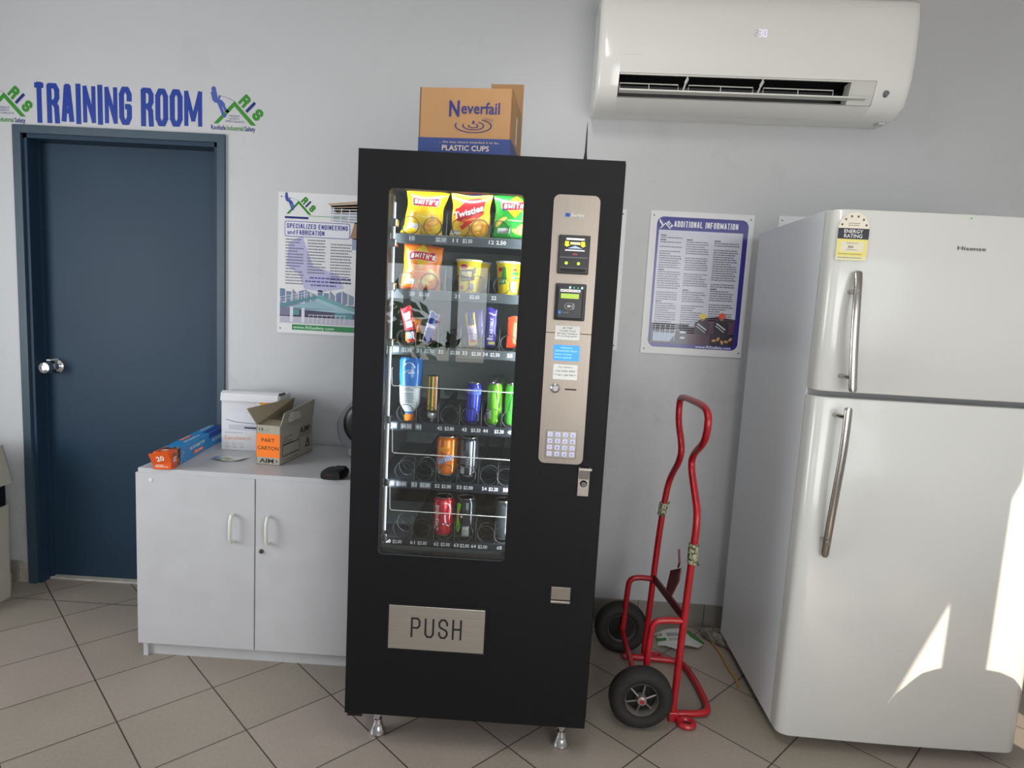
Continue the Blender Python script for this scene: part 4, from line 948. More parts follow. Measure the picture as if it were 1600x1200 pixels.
def cup(xc, y, z0, label, scheme, rt=.040, rb=.031, h=.102, art=True):
    r = empty('snack_cup', (xc, y, z0), label, 'snack cup', group='noodle cups in the vending machine')
    m = MB(); pr = [(rb-.002,0),(rb,.002),(rt-.001,h-.004),(rt-.0015,h-.003),(rt+.001,h-.003),(rt+.002,h),(rt-.001,h+.001),(.001,h+.001)]
    m.lathe([(.001,0)]+pr[:2]+[(rt-.001,h-.004)], mat('yellow_paper_cup', (246,218,30), .4), (0,0,0), 'z', 32); m.build('cup_body', r, False)
    m = MB(); m.lathe([(rt-.001,h-.005),(rt+.002,h-.003),(rt+.0025,h),(rt,h+.0015),(.001,h+.001)], mat('cream_rim', (232,228,206), .4), (0,0,0), 'z', 32); m.build('rim', r, False)
    if art:
        a = Art(); Rm = (rt+rb)/2; br, g = (112,84,58), (40,150,60)
        if scheme == 0:
            a.ell(-.012,.080,.012,.007,(206,36,60),2); a.ell(-.012,.080,.013,.008,(244,228,230),1)
            a.poly([(-.026,.068),(.018,.074),(.024,.040),(-.022,.034)], br, 1); a.rect(-.020,.052,.012,.066,(236,228,196),2); a.text('Cool', -.002,.050,.012,(246,226,60),w=.026,bold=.04,layer=3); a.text('noodles', -.003,.040,.006,(246,236,200),w=.03,layer=3)
            a.rect(-.026,.010,-.013,.022,(220,70,40),1); a.rect(.010,.010,.026,.030,(200,196,180),1); a.bars(.012,.028,.025,5,.0035,.0018,(110,90,90),2); a.rect(.018,.08,.026,.06,br,1)
        else:
            a.ell(-.026,.078,.010,.007,(206,36,60),2); a.poly([(-.022,.050),(-.004,.050),(-.008,.085),(-.016,.088)], g, 2); a.poly([(-.034,.030),(-.006,.034),(-.008,.052),(-.030,.050)], (70,150,110), 2)
            a.text('CUP', -.02,.038,.008,(250,250,240),w=.018,bold=.03,layer=3); a.rect(.012,.062,.034,.072,g,1); a.rect(.012,.050,.034,.058,(90,180,110),1); a.ell(.020,.078,.007,.004,(206,40,50),2); a.rect(.010,.010,.032,.042,(206,206,206),1); a.bars(.012,.040,.030,8,.004,.0018,(110,110,110),2)
        def mp(u, v, l):
            R = rb+(rt-.001-rb)*(v/(h-.004))+.0003+EPS*l; q = u/Rm
            return Vector((R*math.sin(q), -R*math.cos(q), v))
        a.build('cup_print', r, mp, PRINT, step=.004, world=False)
    return r
cup(-.1675, -.825, 1.4635, 'yellow noodle cup with a brown panel in the second row', 0)
cup(-.145, -.735, 1.4635, 'second yellow cup half hidden behind the brown panelled cup', 0, art=False)
cup(-.0415, -.825, 1.4635, 'yellow noodle cup with green panels at the right of the second row', 1)
# chocolate bars
def bar(xc, z0, W, H, base, art, label, tilt, y=-.842, name='chocolate_bar', D=.008):
    return bag(name, xc, z0, W, H, base, art, label, 'chocolate bar', group='wrapped bars in the vending machine', y=y, D=D, tilt=tilt, pinch=.04)
a = Art(); a.rect(0,.85,1,1,(200,34,52),1); a.rect(0,.34,1,.85,(206,46,60),1); a.text('KitKat', .5, .36, .50, (250,246,246), w=.44, rot=PI/2, bold=.03) if False else None
a.block('KITKAT', .80, .38, .44, .55, .11, (250,246,246), 3, rot=PI/2); a.rect(0,.30,1,.34,(30,30,50),2); a.rect(.15,.10,.75,.30,(170,196,216),2); a.rect(0,.0,.3,.3,(240,160,70),1); a.rect(.1,.06,.8,.10,(210,40,50),2)
bar(-.334, 1.3005, .036, .112, (214,46,54), a, 'red and white chocolate bar leaning left in the third row', math.radians(-13))
bar(-.340, 1.3005, .052, .075, (240,140,56), None, 'orange wrapped bar behind the red and white chocolate bar', 0, y=-.80)
a = Art(); a.rect(0,0,1,1,(214,218,236),1); a.block('SNICKERS', .92, .06, .88, .80, .13, (52,64,160), 3, rot=PI/2, gap=.25); a.rect(.9,0,1,1,(196,60,80),2)
bar(-.2885, 1.3020, .034, .098, (90,50,36), a, 'white wrapped bar with blue lettering leaning right in the third row', math.radians(14))
a = Art(); a.rect(0,.08,1,.58,(214,196,220),1); a.rect(.0,0,1,.16,(238,190,120),2); a.rect(.2,.10,.8,.17,(216,90,60),3); a.rect(0,.55,1,.95,(236,206,20),1); a.block('TRAIL', .85, .57, .36, .7, .12, (60,40,90), 3, rot=PI/2) if False else a.block('FUN', .85, .62, .28, .7, .14, (60,40,90), 3, rot=PI/2)
a.bars(.25,.50,.75,8,.045,.02,(70,50,140),3)
bar(-.140, 1.3005, .030, .106, (70,52,150), a, 'yellow and lilac fruit bar leaning left in the third row', math.radians(-9))
bar(-.125, 1.3005, .036, .112, (82,66,170), None, 'plain purple bar behind the yellow and lilac fruit bar', math.radians(-7), y=-.795)
a = Art(); a.rect(0,.90,1,1,(92,78,196),1); a.rect(.25,.83,.95,.87,(220,220,240),2); a.text('DAIRYMILK', .72, .26, .34, (240,238,250), w=.50, rot=PI/2, align='l', bold=.02); a.ell(.45,.20,.3,.035,(226,226,240),2); a.rect(.3,.05,.95,.13,(236,230,150),2)
bar(-.088, 1.3005, .034, .120, (82,66,180), a, 'upright purple chocolate bar with white sideways lettering', 0)
a = Art(); a.rect(.45,.15,1,.80,(244,170,130),1); a.bars(.5,.78,.95,14,.045,.02,(220,80,50),2)
bar(-.015, 1.2995, .045, .098, (238,78,40), a, 'orange red wafer bar at the right end of the third row', math.radians(1))
# bottles standing on their caps
def bottle(xc, z0, label, prof, mt, capprof, capm, lab=None, labm=None, y=-.835, name='drink_bottle'):
    r = empty(name, (xc, y, z0), label, 'bottle')
    m = MB(); m.lathe(capprof, capm, (0,0,0), 'z', 20); m.build('cap', r, False)
    m = MB(); m.lathe(prof, mt, (0,0,0), 'z', 28); m.build('bottle_body', r, False)
    if lab: m = MB(); m.lathe(lab, labm, (0,0,0), 'z', 28); m.build('label_sleeve', r, False)
    return r
bt = bottle(-.3365, 1.0475, 'blue sports drink bottle standing upside down on its orange cap', [(.012,.022),(.016,.028),(.027,.050),(.031,.060),(.032,.085),(.033,.105),(.036,.140),(.037,.195),(.030,.205),(.001,.205)],
       mat('blue_sports_drink', (46,120,206), .12, coat=.6), [(.015,0),(.017,.002),(.017,.020),(.015,.022),(.001,.022)], mat('orange_cap', (246,136,22), .35), [(.0135,.024),(.0175,.031),(.0283,.050),(.0322,.060),(.0332,.085),(.0342,.103),(.0354,.115)], mat('white_sleeve', (206,214,222), .3))
a = Art(); a.bars(-.018,.110,.018,9,.0055,.0025,(90,110,130),1); a.build('small_print', bt, lambda u, v, l: Vector((.0352*math.sin(u/.034), -.0352*math.cos(u/.034)-.0004, v)), PRINT, step=.006, world=False)
a = Art(); a.arc(0,.165,.022,.026,.004,20,160,(220,234,250),1); a.arc(.002,.145,.020,.022,.003,30,150,(206,226,250),1); a.ell(.004,.158,.008,.003,(226,236,250),1)
a.build('logo_print', bt, lambda u, v, l: Vector((.0375*math.sin(u/.037), -.0375*math.cos(u/.037)-.0005, v)), PRINT, step=.006, world=False)
st = bottle(-.264, 1.0475, 'slim striped bottle standing upside down on its silver cap', [(.010,.030),(.014,.036),(.014,.05),(.018,.07),(.0165,.10),(.018,.13),(.019,.150),(.001,.152)],
       mat('cola_dark', (70,56,44), .15, coat=.5), [(.001,0),(.004,0),(.005,.010),(.014,.014),(.017,.022),(.015,.030),(.001,.032)], mat('clear_silver_cap', (206,208,210), .15, .4))
a = Art()
for q, cc in enumerate(((200,60,50),(226,206,60),(90,110,60),(230,214,70),(190,90,50),(220,200,160))): a.rect(-.018+.006*q,.04,-.0135+.006*q,.148,cc,1)
a.build('striped_print', st, lambda u, v, l: Vector(((.0192)*math.sin(u/.018), -.0192*math.cos(u/.018), v)), PRINT, step=.005, world=False)
# cans
CANTOP = mat('aluminium_can_end', (196,198,200), .25, .9)
def can(xc, z0, R, H, col, label, art=None, y=-.832, cat='drink can', group='drink cans in the vending machine', cm=None, tilt=0):
    r = empty('drink_can', (xc, y, z0), label, cat, group=group); r.rotation_euler = (0, tilt, 0)
    m = MB(); m.lathe([(R-.006,.006),(R-.001,.012),(R,.018),(R,H-.014),(R-.002,H-.009),(R-.005,H-.003)], cm or mat('can_%d_%d_%d' % col, col, .22, .35, coat=.4), (0,0,0), 'z', 28); m.build('can_body', r, False)
    m = MB(); m.lathe([(.001,.004),(R-.010,.003),(R-.008,0),(R-.0055,.003),(R-.0055,.0065)], CANTOP, (0,0,0), 'z', 28); m.build('can_base', r, False)
    m = MB(); m.lathe([(R-.0055,H-.004),(R-.004,H-.001),(R-.004,H),(R-.0055,H),(R-.007,H-.003),(.001,H-.003)], CANTOP, (0,0,0), 'z', 28); m.build('can_lid', r, False)
    if art:
        art.build('can_print', r, lambda u, v, l: Vector(((R+EPS*l)*math.sin(u/R), -(R+EPS*l)*math.cos(u/R), v)), GLOSS, step=.005, world=False)
    return r
a = Art(); a.rect(-.035,.10,.035,.118,(92,120,220),1)
for q in range(5): a.rect(-.020+.010*q,.016,-.016+.010*q,.050,(90,90,226),1)
can(-.1355, 1.0465, .0235, .136, (46,62,190), 'slim blue can in the fourth row', a, tilt=math.radians(2))
gl = ['bright green slim can standing at the front of the fourth row', 'green slim can second in the line behind the front green can', 'green slim can third in the line behind the front green can', 'green slim can fourth in the line behind the front green can', 'green slim can fifth in the line behind the front green can']
for q in range(5):
    a = None
    if q == 0:
        a = Art(); a.rect(-.028,.024,-.008,.054,(216,220,214),1); a.bars(-.026,.050,-.010,7,.004,.002,(90,90,90),2)
        a.line([(.006,.110),(.018,.060)], .004, (40,90,30), 1); a.line([(.030,.110),(.018,.060)], .004, (40,90,30), 1); a.line([(.014,.10),(.010,.04)], .0025, (190,230,110), 1)
    can(-.066, 1.0465, .0245, .138, (110,190,40), gl[q], a, y=-.832+.058*q)
a = Art(); a.line([(.0,.110),(-.010,.060)], .004, (30,110,60), 1)
can(-.008, 1.0465, .0245, .138, (90,190,70), 'green slim can at the right edge of the fourth row', a)
a = Art(); a.ell(-.002,.088,.016,.010,(244,180,40),1); a.ell(-.002,.086,.013,.006,(236,150,30),2)
a.text('Sunkist', 0, .048, .022, (40,70,170), w=.060, rot=.42, bold=.06, layer=3); a.text('Sunkist', 0, .049, .022, (214,226,240), w=.058, rot=.42, bold=.01, layer=4)
a.rect(-.030,.008,-.018,.026,(230,220,206),1)
can(-.2105, .868+.0085, .0335, .130, (244,132,24), 'orange soft drink can with blue slanted lettering in the fifth row', a)
a = Art()
for q in range(6): a.rect(-.026,.085-.008*q,-.006,.088-.008*q,(120,124,130),1)
a.rect(-.024,.012,-.010,.036,(190,192,194),1); a.text('MAX', .005,.05,.012,(170,172,178),w=.03,rot=PI/2); a.rect(.008,.01,.014,.12,(214,216,220),1)
can(-.1400, .868+.0085, .0320, .130, (54,58,66), 'black and silver soft drink can in the fifth row', a, cm=mat('dark_silver_can', (92,96,104), .2, .8))
a = Art(); a.arc(.010,.085,.022,.030,.006,-20,110,(240,220,224),1); a.arc(.022,.070,.016,.034,.005,170,300,(240,220,224),1)
a.text('Coca-Cola', -.012, .020, .016, (244,226,228), w=.085, rot=PI/2, slant=.25, bold=.02, align='l'); a.bars(-.026,.112,-.018,10,.009,.004,(240,214,218),1); a.ell(.004,.045,.003,.003,(240,220,224),1,8)
can(-.2130, .675, .0335, .130, (214,44,62), 'red cola can with white swirl in the bottom row', a)
a = Art(); a.poly([(-.030,.115),(-.012,.115),(-.022,.070),(-.012,.040),(-.020,.018),(-.034,.022)], (130,210,50), 1); a.poly([(-.024,.10),(-.018,.08),(-.022,.05),(-.028,.07)], (230,160,120), 2); a.rect(-.006,.010,.016,.040,(176,178,176),1); a.bars(-.004,.038,.014,7,.004,.002,(90,90,90),2); a.ell(-.010,.072,.004,.004,(220,226,220),2,8)
can(-.1415, .675, .0325, .130, (34,40,44), 'black and lime green can in the bottom row', a)
can(-.0150, .675, .0325, .130, (60,66,70), 'dark grey can at the right edge of the bottom row', None)

# carton on the roof of the machine
pc = empty('cup_carton', (-.198, -.845, 1.8625), 'brown plastic cups carton with blue base band standing on the vending machine', 'carton', rz=math.radians(-4.5))
cw, cd, ch = .142, .30, .212
BB = mat('blue_printed_card', (44, 62, 118), .6, var=.04)
m = MB(); 
m.box(-cw, cw, 0, .004, 0, ch, KRAFT); m.box(-cw, cw, cd-.004, cd, 0, ch, KRAFT); m.box(-cw, -cw+.004, 0, cd, 0, ch, KRAFT); m.box(cw-.004, cw, 0, cd, 0, ch, KRAFT); m.box(-cw, cw, 0, cd, 0, .004, KRAFT)
m.build('carton_body', pc, False)
m = MB(); m.box(-cw-.0006, cw+.0006, -.0006, cd+.0006, 0.0005, .066, BB); m.build('blue_band', pc, False)
m = MB(); zf = ch; fl_ = [(cw-.118,zf),(cw,zf),(cw,zf+.108),(cw-.002,zf+.110),(cw-.114,zf+.110),(cw-.112,zf+.098),(cw-.106,zf+.092),(cw-.104,zf+.070),(cw-.108,zf+.058),(cw-.113,zf+.046),(cw-.108,zf+.040)]
m.prism(fl_, [], lambda u, v, d: Vector((u, cd-d, v)), 0, .004, mat('brown_card_inside', (150,112,74), .8, var=.05)); m.build('torn_flap', pc, False)
m = MB(); m.box(cw, cw+.0015, .12, .15, .08, .165, mat('tape_patch', (176,170,160), .4), .0005, 1); m.build('tape', pc, False)
a = Art(); NB = (44,48,110)
a.text('everfail', .046, .138, .034, NB, w=.118, bold=.016, layer=2); a.text('N', -.034, .130, .046, NB, w=.032, bold=.03, layer=2); a.text('WATER', .072, .118, .008, (120,90,90), w=.03, rot=-.2)
for (rx, ry, t_) in ((.057,.021,.004),(.034,.013,.004),(.016,.007,.0035)): a.arc(.026,.103,rx,ry,t_,-200,62,NB,2,28)
a.ell(.026,.113,.0035,.005,NB,2)
a.text('... the way nature intended it to be.', .015, .051, .007, (190,170,160), w=.185, layer=4); a.text('PLASTIC CUPS', .005, .029, .016, (206,190,176), w=.145, bold=.012, layer=4)
a.build('front_print', pc, lambda u, v, l: Vector((u, -.0007-EPS*l, v)), PRINT, world=False)

# ================================================================== HAND TRUCK
ht = empty('hand_truck', (.60, -.51, 0), 'red tubular hand truck with two black wheels standing beside the fridge', 'hand truck')
def smooth(P, n=4, it=2):
    P = [Vector(p) for p in P]
    for _ in range(it):
        Q = [P[0]]
        for a_, b_ in zip(P, P[1:]): Q += [a_.lerp(b_, .25), a_.lerp(b_, .75)]
        Q.append(P[-1]); P = Q
    return P
near = [(.620,-.72,.012),(.628,-.72,.30),(.638,-.72,.58),(.645,-.725,.75),(.645,-.665,.81),(.645,-.572,.895),(.645,-.60,.945),(.645,-.715,1.005),(.645,-.745,1.06),(.645,-.735,1.115),(.645,-.64,1.128),(.645,-.372,1.118),(.645,-.322,1.10),(.645,-.330,1.01),(.645,-.425,.93),(.645,-.408,.87),(.642,-.31,.79),(.628,-.30,.72),(.613,-.30,.52),(.606,-.30,.35),(.592,-.30,.012)]
m = MB(); m.tube(smooth(near), .0125, REDP, 10); m.build('main_frame', ht)
m = MB(); m.tube(smooth([(.630,-.72,.372),(.565,-.72,.372),(.526,-.72,.362),(.518,-.72,.318),(.510,-.72,.12)]), .0115, REDP, 10); m.build('side_loop', ht)
m = MB(); m.tube(smooth([(.606,-.30,.340),(.545,-.30,.344),(.508,-.30,.332),(.503,-.30,.28),(.497,-.30,.11)]), .0115, REDP, 10); m.build('side_loop', ht)
m = MB(); m.tube([(.492,-.79,.112),(.492,-.255,.112)], .0115, REDP, 10); m.build('axle', ht)
m = MB(); m.tube(smooth([(.500,-.34,.016),(.60,-.345,.016),(.715,-.350,.016),(.745,-.375,.016),(.762,-.52,.016),(.765,-.655,.016),(.748,-.690,.016),(.700,-.702,.016),(.625,-.708,.016)]), .0125, REDP, 10); m.build('toe_frame', ht)
m = MB()
for p, q in (((.606,-.30,.345),(.630,-.72,.385)),):
    P, Q = Vector(p), Vector(q); d = (Q-P)
    m.loops([[b+Vector((sx*.004, 0, sz*.016)) for sx, sz in ((-1,-1),(1,-1),(1,1),(-1,1))] for b in (P, Q)], mat('dark_red_paint', (110,34,44), .5, var=.15, scale=15), smooth=False)
m.build('cross_brace', ht)
m = MB(); DR = mat('dark_red_paint', (110,34,44))
m.loops([[Vector((x, y, z)) for x, y, z in ((xx,-.470,.36),(xx,-.560,.385),(xx+.02,-.575,.455),(xx+.03,-.550,.495),(xx+.01,-.480,.455))] for xx in (.618,.622)], DR, smooth=False)
m.loops([[Vector((x, y, z)) for x, y, z in ((xx,-.535,.49),(xx,-.552,.515),(xx,-.540,.535),(xx,-.528,.56),(xx,-.522,.558),(xx,-.532,.53),(xx,-.543,.515),(xx,-.528,.49))] for xx in (.640,.646)], DR, smooth=False); m.build('hook_bracket', ht)
for x, y in ((.662,-.752),(.640,-.325)):
    m = MB(); m.tube([(x+.026*math.cos(2*PI*k/20), y+.022*math.sin(2*PI*k/20), .012) for k in range(20)], .010, REDP, 8, closed=True); m.build('stand_ring', ht)
m = MB(); m.box(.605,.640,-.735,-.705,0,.035,REDP,.003); m.build('foot_block', ht)
# newspaper grip tape
GT = Art
for (p, q, nm) in (((.6405,-.7215,.655),(.6395,-.7215,.585),0), ((.618,-.300,.615),(.6225,-.300,.668),1)):
    P, Q = Vector(p), Vector(q); tp = bpy.data.materials.get('patterned_tape') or None
    if not tp:
        tp = bpy.data.materials.new('patterned_tape'); tp.use_nodes = True; nt = tp.node_tree; b = nt.nodes['Principled BSDF']
        v_ = nt.nodes.new('ShaderNodeTexNoise'); v_.inputs['Scale'].default_value = 110; tc = nt.nodes.new('ShaderNodeTexCoord'); nt.links.new(tc.outputs['Object'], v_.inputs[0])
        cr_ = nt.nodes.new('ShaderNodeValToRGB'); cr_.color_ramp.interpolation = 'CONSTANT'; cr_.color_ramp.elements[0].color = rgb(70,74,62); cr_.color_ramp.elements[1].position = .48; cr_.color_ramp.elements[1].color = rgb(178,176,140)
        nt.links.new(v_.outputs[0], cr_.inputs[0]); nt.links.new(cr_.outputs[0], b.inputs['Base Color']); b.inputs['Roughness'].default_value = .6
    m = MB(); n_ = 7; L = []
    m.tube([P.lerp(Q, k/n_) for k in range(n_+1)], [.0165+.003*random.random() for k in range(n_+1)], tp, 9); m.tube([P.lerp(Q,.9)+Vector((.016,0,0)), P.lerp(Q,1.1)+Vector((.024,0,0))], .004, tp, 5)
    m.build('grip_tape', ht)
def wheel(y, flip):
    R = .110; yc = y; s = flip
    m = MB(); L = []
    # tyre section (torus) about y axis
    for k in range(40):
        q = 2*PI*k/40; ring_ = []
        for j in range(12):
            t_ = 2*PI*j/12; rr_ = .082+.028*math.cos(t_); ww = .036*math.sin(t_)
            ring_.append(Vector((.492+rr_*math.cos(q), yc+ww, .1095+rr_*math.sin(q))))
        L.append(ring_)
    L.append(L[0]); m.loops(L, RUBBER, caps=False)
    for e in (-.012, 0, .012): m.tube([(.492+.1092*math.cos(2*PI*k/40), yc+e, .1095+.1092*math.sin(2*PI*k/40)) for k in range(40)], .0012, RUBBER, 4, closed=True)
    wh = m.build('wheel', ht); RIM = mat('grey_wheel_rim', (128,122,118), .45, .4)
    m = MB(); yy = yc+s*.012
    m.loops([[Vector((.492+r_*math.cos(2*PI*k/36), h_, .1095+r_*math.sin(2*PI*k/36))) for k in range(36)] for r_, h_ in ((.054,yc-.014),(.058,yc-.024),(.063,yc-.014),(.063,yc+.014),(.058,yc+.024),(.054,yc+.014),(.050,yc+.0),(.054,yc-.014))], RIM, caps=False)
    for k in range(6):
        q = 2*PI*k/6+.3; m.tube([(.492+.014*math.cos(q), yc+s*.016, .1095+.014*math.sin(q)), (.492+.054*math.cos(q), yc+s*.008, .1095+.054*math.sin(q))], .0035, RIM, 6)
    m.lathe([(.052,yc-.004-.010*s),(.052,yc+.004-.010*s),(.001,yc+.004-.010*s)], DARKHOLE, (.492,0,.1095), 'y', 30)
    m.lathe([(.001,yc+s*.032),(.010,yc+s*.032),(.016,yc+s*.028),(.018,yc+s*.0),(.001,yc)], mat('pale_hub', (150,140,136), .4, .4), (.492,0,.1095), 'y', 20)
    m.lathe([(.001,yc+s*.034),(.007,yc+s*.034),(.008,yc+s*.030)], REDP, (.492,0,.1095), 'y', 12); m.build('hub', wh)
wheel(-.768, -1); wheel(-.272, 1)

# ================================================================== FLOOR LITTER
a = Art(); a.poly([(0,0),(.012,.05),(0,.10),(.06,.125),(.13,.14),(.16,.07),(.205,.03),(.17,-.015),(.12,-.01),(.07,-.045),(.03,-.01)], (206,208,204), 0)
a.rect(.010,.03,.045,.055,(52,120,60),1); a.text('C2', .02,.075,.018,(40,40,44),bold=.03)
for q in range(9): a.rect(.055+.006*q,.065,.058+.006*q,.095,(60,60,64),1)
a.bars(.055,.05,.12,3,.009,.004,(110,110,110),1); a.poly([(.13,.14),(.16,.07),(.205,.03),(.215,.05),(.17,.13)], (60,130,62), 1)
o = a.build('torn_carton_label', None, lambda u, v, l: Vector((.668+u, -.215+v, .004+l*.0003+.016*math.sin(min(1,max(0,u/.21))*PI))), PRINT, step=.02)
tag(o, 'torn white and green cardboard label lying behind the hand truck', 'litter')
m = MB(); L = []; rs3 = random.Random(9); PL = mat('clear_crumpled_plastic', (120,116,110), .15, var=.3, scale=40, coat=.5)
for i in range(12):
    t_ = i/11; r_ = (.024*math.sin(PI*min(1,t_*1.15))**.6+.006) if t_ < .8 else .010
    c = Vector((.885+.10*t_, -.085-.13*t_, .024 if t_ < .8 else .014)); L.append([c+Vector((r_*.75*math.cos(q)*(1+rs3.uniform(-.2,.2)), r_*.55*math.cos(q), max(-c.z+.001, r_*math.sin(q)*(1+rs3.uniform(-.25,.2))))) for q in [2*PI*k/12 for k in range(12)]])
m.loops(L, PL, smooth=False); o = m.build('crushed_bottle'); tag(o, 'crushed clear plastic bottle on the floor against the fridge side', 'litter')
m = MB(); m.tube(smooth([(.915,-.13,.006),(.93,-.26,.006),(.925,-.36,.006),(.938,-.44,.006),(.925,-.50,.006)]), .0045, mat('yellow_cord', (176,136,60), .5), 8); o = m.build('power_cord'); tag(o, 'thin yellow cord along the bottom edge of the fridge side', 'cord')

# ================================================================== FRIDGE
fr = empty('fridge', (.945, -.835, 0), 'tall white two door top freezer fridge at the right edge', 'fridge', rz=math.radians(-1.0))
FW, FH = .789, 1.780
def slab(x0, x1, y0, y1, z0, z1, r, m, mt, n=8):
    """door with rounded vertical front corners and a faintly bowed face"""
    P = []
    P.append((x0, y1)); 
    for i in range(n+1): q = PI+PI/2*i/n; P.append((x0+r+r*math.cos(q), y0+r*.8+r*.8*math.sin(q)))
    for i in range(1, 10): t_ = i/10; P.append((x0+r+(x1-x0-2*r)*t_, y0-.006*math.sin(PI*t_)))
    for i in range(n+1): q = 1.5*PI+PI/2*i/n; P.append((x1-r+r*math.cos(q), y0+r*.8+r*.8*math.sin(q)))
    P.append((x1, y1))
    e = .006
    def ins(k): 
        cx = (x0+x1)/2; cy = (y0+y1)/2
        return [(cx+(p[0]-cx)*(1-k/(x1-x0)*2), cy+(p[1]-cy)*(1-k/(y1-y0)*2)) for p in P]
    L = []
    for zz, k in ((z0, e), (z0+e*.3, e*.3), (z0+e, 0), (z1-e, 0), (z1-e*.3, e*.3), (z1, e)): L.append([Vector((p[0], p[1], zz)) for p in ins(k)])
    m.loops(L, mt)
m = MB(); m.box(0, FW, .075, .70, .045, 1.785, FRIDGESIDE, .004); m.box(.004, FW-.004, .073, .080, .05, 1.78, mat('fridge_gasket', (150,150,152), .6)); m.box(-.0005,.010,.0735,.0765,.045,1.785,FRIDGE); m.build('fridge_body', fr, False)
m = MB(); slab(0, FW, 0, .070, 1.218, 1.780, .045, m, FRIDGE); td = m.build('freezer_door', fr, False)
m = MB(); slab(0, FW, 0, .070, .045, 1.200, .045, m, FRIDGE); bd = m.build('fridge_door', fr, False)
HS = mat('satin_steel_handle', (178,174,168), .25, 1.0)
def handle(pts, par, posts):
    m = MB(); P = smooth(pts); k = len(P)
    L = []
    for i, p in enumerate(P):
        t_ = i/(k-1); rx = .0125*(1-.45*max(0, abs(2*t_-1)-.9)*10); L.append([p+Vector((rx*math.cos(q), .007*math.sin(q), 0)) for q in [2*PI*j/14 for j in range(14)]])
    m.loops(L, HS); h = m.build('handle', par, False)
    for x, z, x2 in posts: m = MB(); m.tube([(x2, .012, z), (x, -.045, z)], .007, HS, 10); m.build('handle_mount', h, False)
handle([(.080,-.016,1.594),(.075,-.034,1.555),(.072,-.048,1.48),(.074,-.055,1.38),(.079,-.057,1.30),(.086,-.056,1.226)], td, [(.080,1.270,.064),(.073,1.53,.066)])
handle([(.080,-.056,1.178),(.080,-.057,1.11),(.079,-.056,1.02),(.073,-.052,.90),(.071,-.042,.78),(.080,-.014,.684)], bd, [(.080,1.146,.060),(.074,.74,.070)])
def ff(u, v, l): return Vector((u, -.0014-.0003*l-.006*math.sin(PI*min(1,max(0,(u-.045)/(FW-.09)))), v))
a = Art(); x0, z0 = .012, 1.626; w_, h_ = .092, .144
a.poly([(x0,z0),(x0+w_,z0),(x0+w_,z0+.092)]+[(x0+w_/2+w_/2*math.cos(q), z0+.092+.052*math.sin(q)) for q in [PI*i/16 for i in range(17)]]+[(x0,z0+.092)], (226,218,200), 1)
a.rect(x0+.001,z0+.004,x0+w_-.001,z0+.064,(228,214,118),2); a.rect(x0+.012,z0+.026,x0+w_-.012,z0+.056,(222,214,190),3); a.rect(x0,z0,x0+w_,z0+.012,(222,216,170),3)
a.rect(x0,z0+.064,x0+w_,z0+.096,(24,26,40),3); a.text('ENERGY', x0+w_/2, z0+.082, .011, (232,232,232), w=.056, bold=.008, layer=4); a.text('RATING', x0+w_/2, z0+.068, .011, (232,232,232), w=.054, bold=.008, layer=4)
for i in range(6):
    q = PI*(.08+.84*i/5); cx, cz = x0+w_/2+.037*math.cos(q), z0+.098+.035*math.sin(q)
    a.poly([(cx+(.0052 if j % 2 == 0 else .0022)*math.cos(j*PI/5+q), cz+(.0052 if j % 2 == 0 else .0022)*math.sin(j*PI/5+q)) for j in range(10)], (54,44,40), 2)
a.bars(x0+.028,z0+.118,x0+.064,3,.006,.002,(110,100,90),2); a.text('360', x0+w_/2-.004, z0+.037, .008, (70,66,60), bold=.02, layer=4); a.bars(x0+.028,z0+.053,x0+.064,1,.01,.002,(130,120,100),4); a.bars(x0+.03,z0+.033,x0+.062,1,.01,.002,(130,120,100),4); a.bars(x0+.006,z0+.020,x0+w_-.006,1,.01,.002,(120,110,80),4); a.bars(x0+.006,z0+.009,x0+w_-.006,1,.01,.0025,(120,110,90),4)
a.build('energy_rating_sticker', td, ff, PRINT, step=.02, world=False)
a = Art(); a.text('Hisense', .411, 1.673, .0120, (70,66,64), w=.084, bold=.008, layer=2)
a.build('maker_lettering', td, ff, PRINT, step=.02, world=False)
a = Art(); a.ell(.398,1.768,.003,.002,(60,170,80),1,8); a.build('green_dot', td, ff, PRINT, world=False)
for x, y in ((.05,.11),(FW-.05,.11),(.05,.66),(FW-.05,.66)):
    m = MB(); m.lathe([(.016,0),(.018,.01),(.012,.02),(.012,.048)], BLACKPL, (x,y,0), 'z', 14); m.build('foot', fr, False)

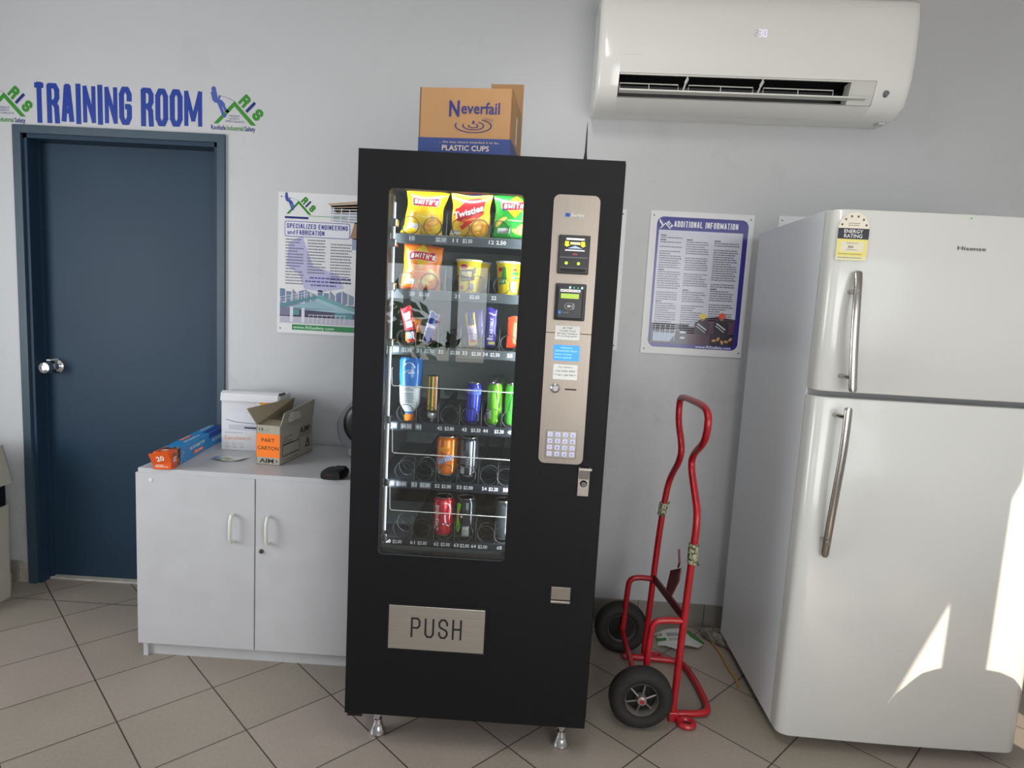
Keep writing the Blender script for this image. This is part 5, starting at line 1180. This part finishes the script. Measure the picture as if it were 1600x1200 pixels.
# ================================================================== PEDAL BIN at the left edge
pb = empty('swing_bin', (-2.42, -.28, 0), 'beige plastic bin with black lid opening cut off by the left edge', 'bin')
BG = mat('beige_plastic', (186,182,168), .45, var=.02)
def brick(x0, x1, y0, y1, z0, z1, ins, name, mt, par=pb):
    m = MB(); L = []
    for z, i_ in ((z0, 0), (z1, ins)):
        L.append([Vector((p[0], p[1], z)) for p in rrect(x0+i_, x1-i_, y0+i_, y1-i_, .03)])
    m.loops(L, mt); return m.build(name, par)
BX = -2.247
brick(BX-.36, BX, -.42, -.13, 0, .10, -.004, 'bin_base', BG); brick(BX-.36, BX+.002, -.42, -.13, .10, .43, -.004, 'bin_body', BG)
brick(BX-.355, BX-.002, -.415, -.135, .43, .535, 0, 'bin_opening', BLACKPL); brick(BX-.37, BX+.022, -.43, -.12, .53, .705, .022, 'bin_lid', BG)

# chair added beyond the right of the frame, it cuts the sun patch on the fridge
chm = mat('black_chair_fabric', (30,30,32), .8)
cn = empty('shadow_chair', (1.80, -2.20, 0), 'black chair added out of view to cut the sun patch on the fridge', 'chair')
m = MB(); L = []
for z, wd in ((.50,.34),(.56,.36),(.70,.33),(.80,.28),(.91,.22),(.95,.185),(.985,.15),(1.0,.11)): L.append([Vector((1.81+wd*math.cos(q), -2.20+.025*math.sin(q), z)) for q in [2*PI*k/20 for k in range(20)]])
m.loops(L, chm); m.build('backrest', cn)
m = MB(); m.box(1.60,2.0,-2.62,-2.22,.44,.50,chm,.02); m.build('seat', cn)
m = MB(); m.tube([(1.80,-2.42,.05),(1.80,-2.42,.44)], .025, BLACKPL, 12); m.tube([(1.80,-2.24,.46),(1.80,-2.20,.52)], .02, BLACKPL, 8); m.build('column', cn)
for k in range(5):
    q = 2*PI*k/5; m = MB(); m.tube([(1.80,-2.42,.09),(1.80+.26*math.cos(q),-2.42+.26*math.sin(q),.05)], [.022,.015], BLACKPL, 8); m.tube([(1.80+.26*math.cos(q),-2.435+.26*math.sin(q),.026),(1.80+.26*math.cos(q),-2.405+.26*math.sin(q),.026)], .026, BLACKPL, 12); m.build('leg', cn)
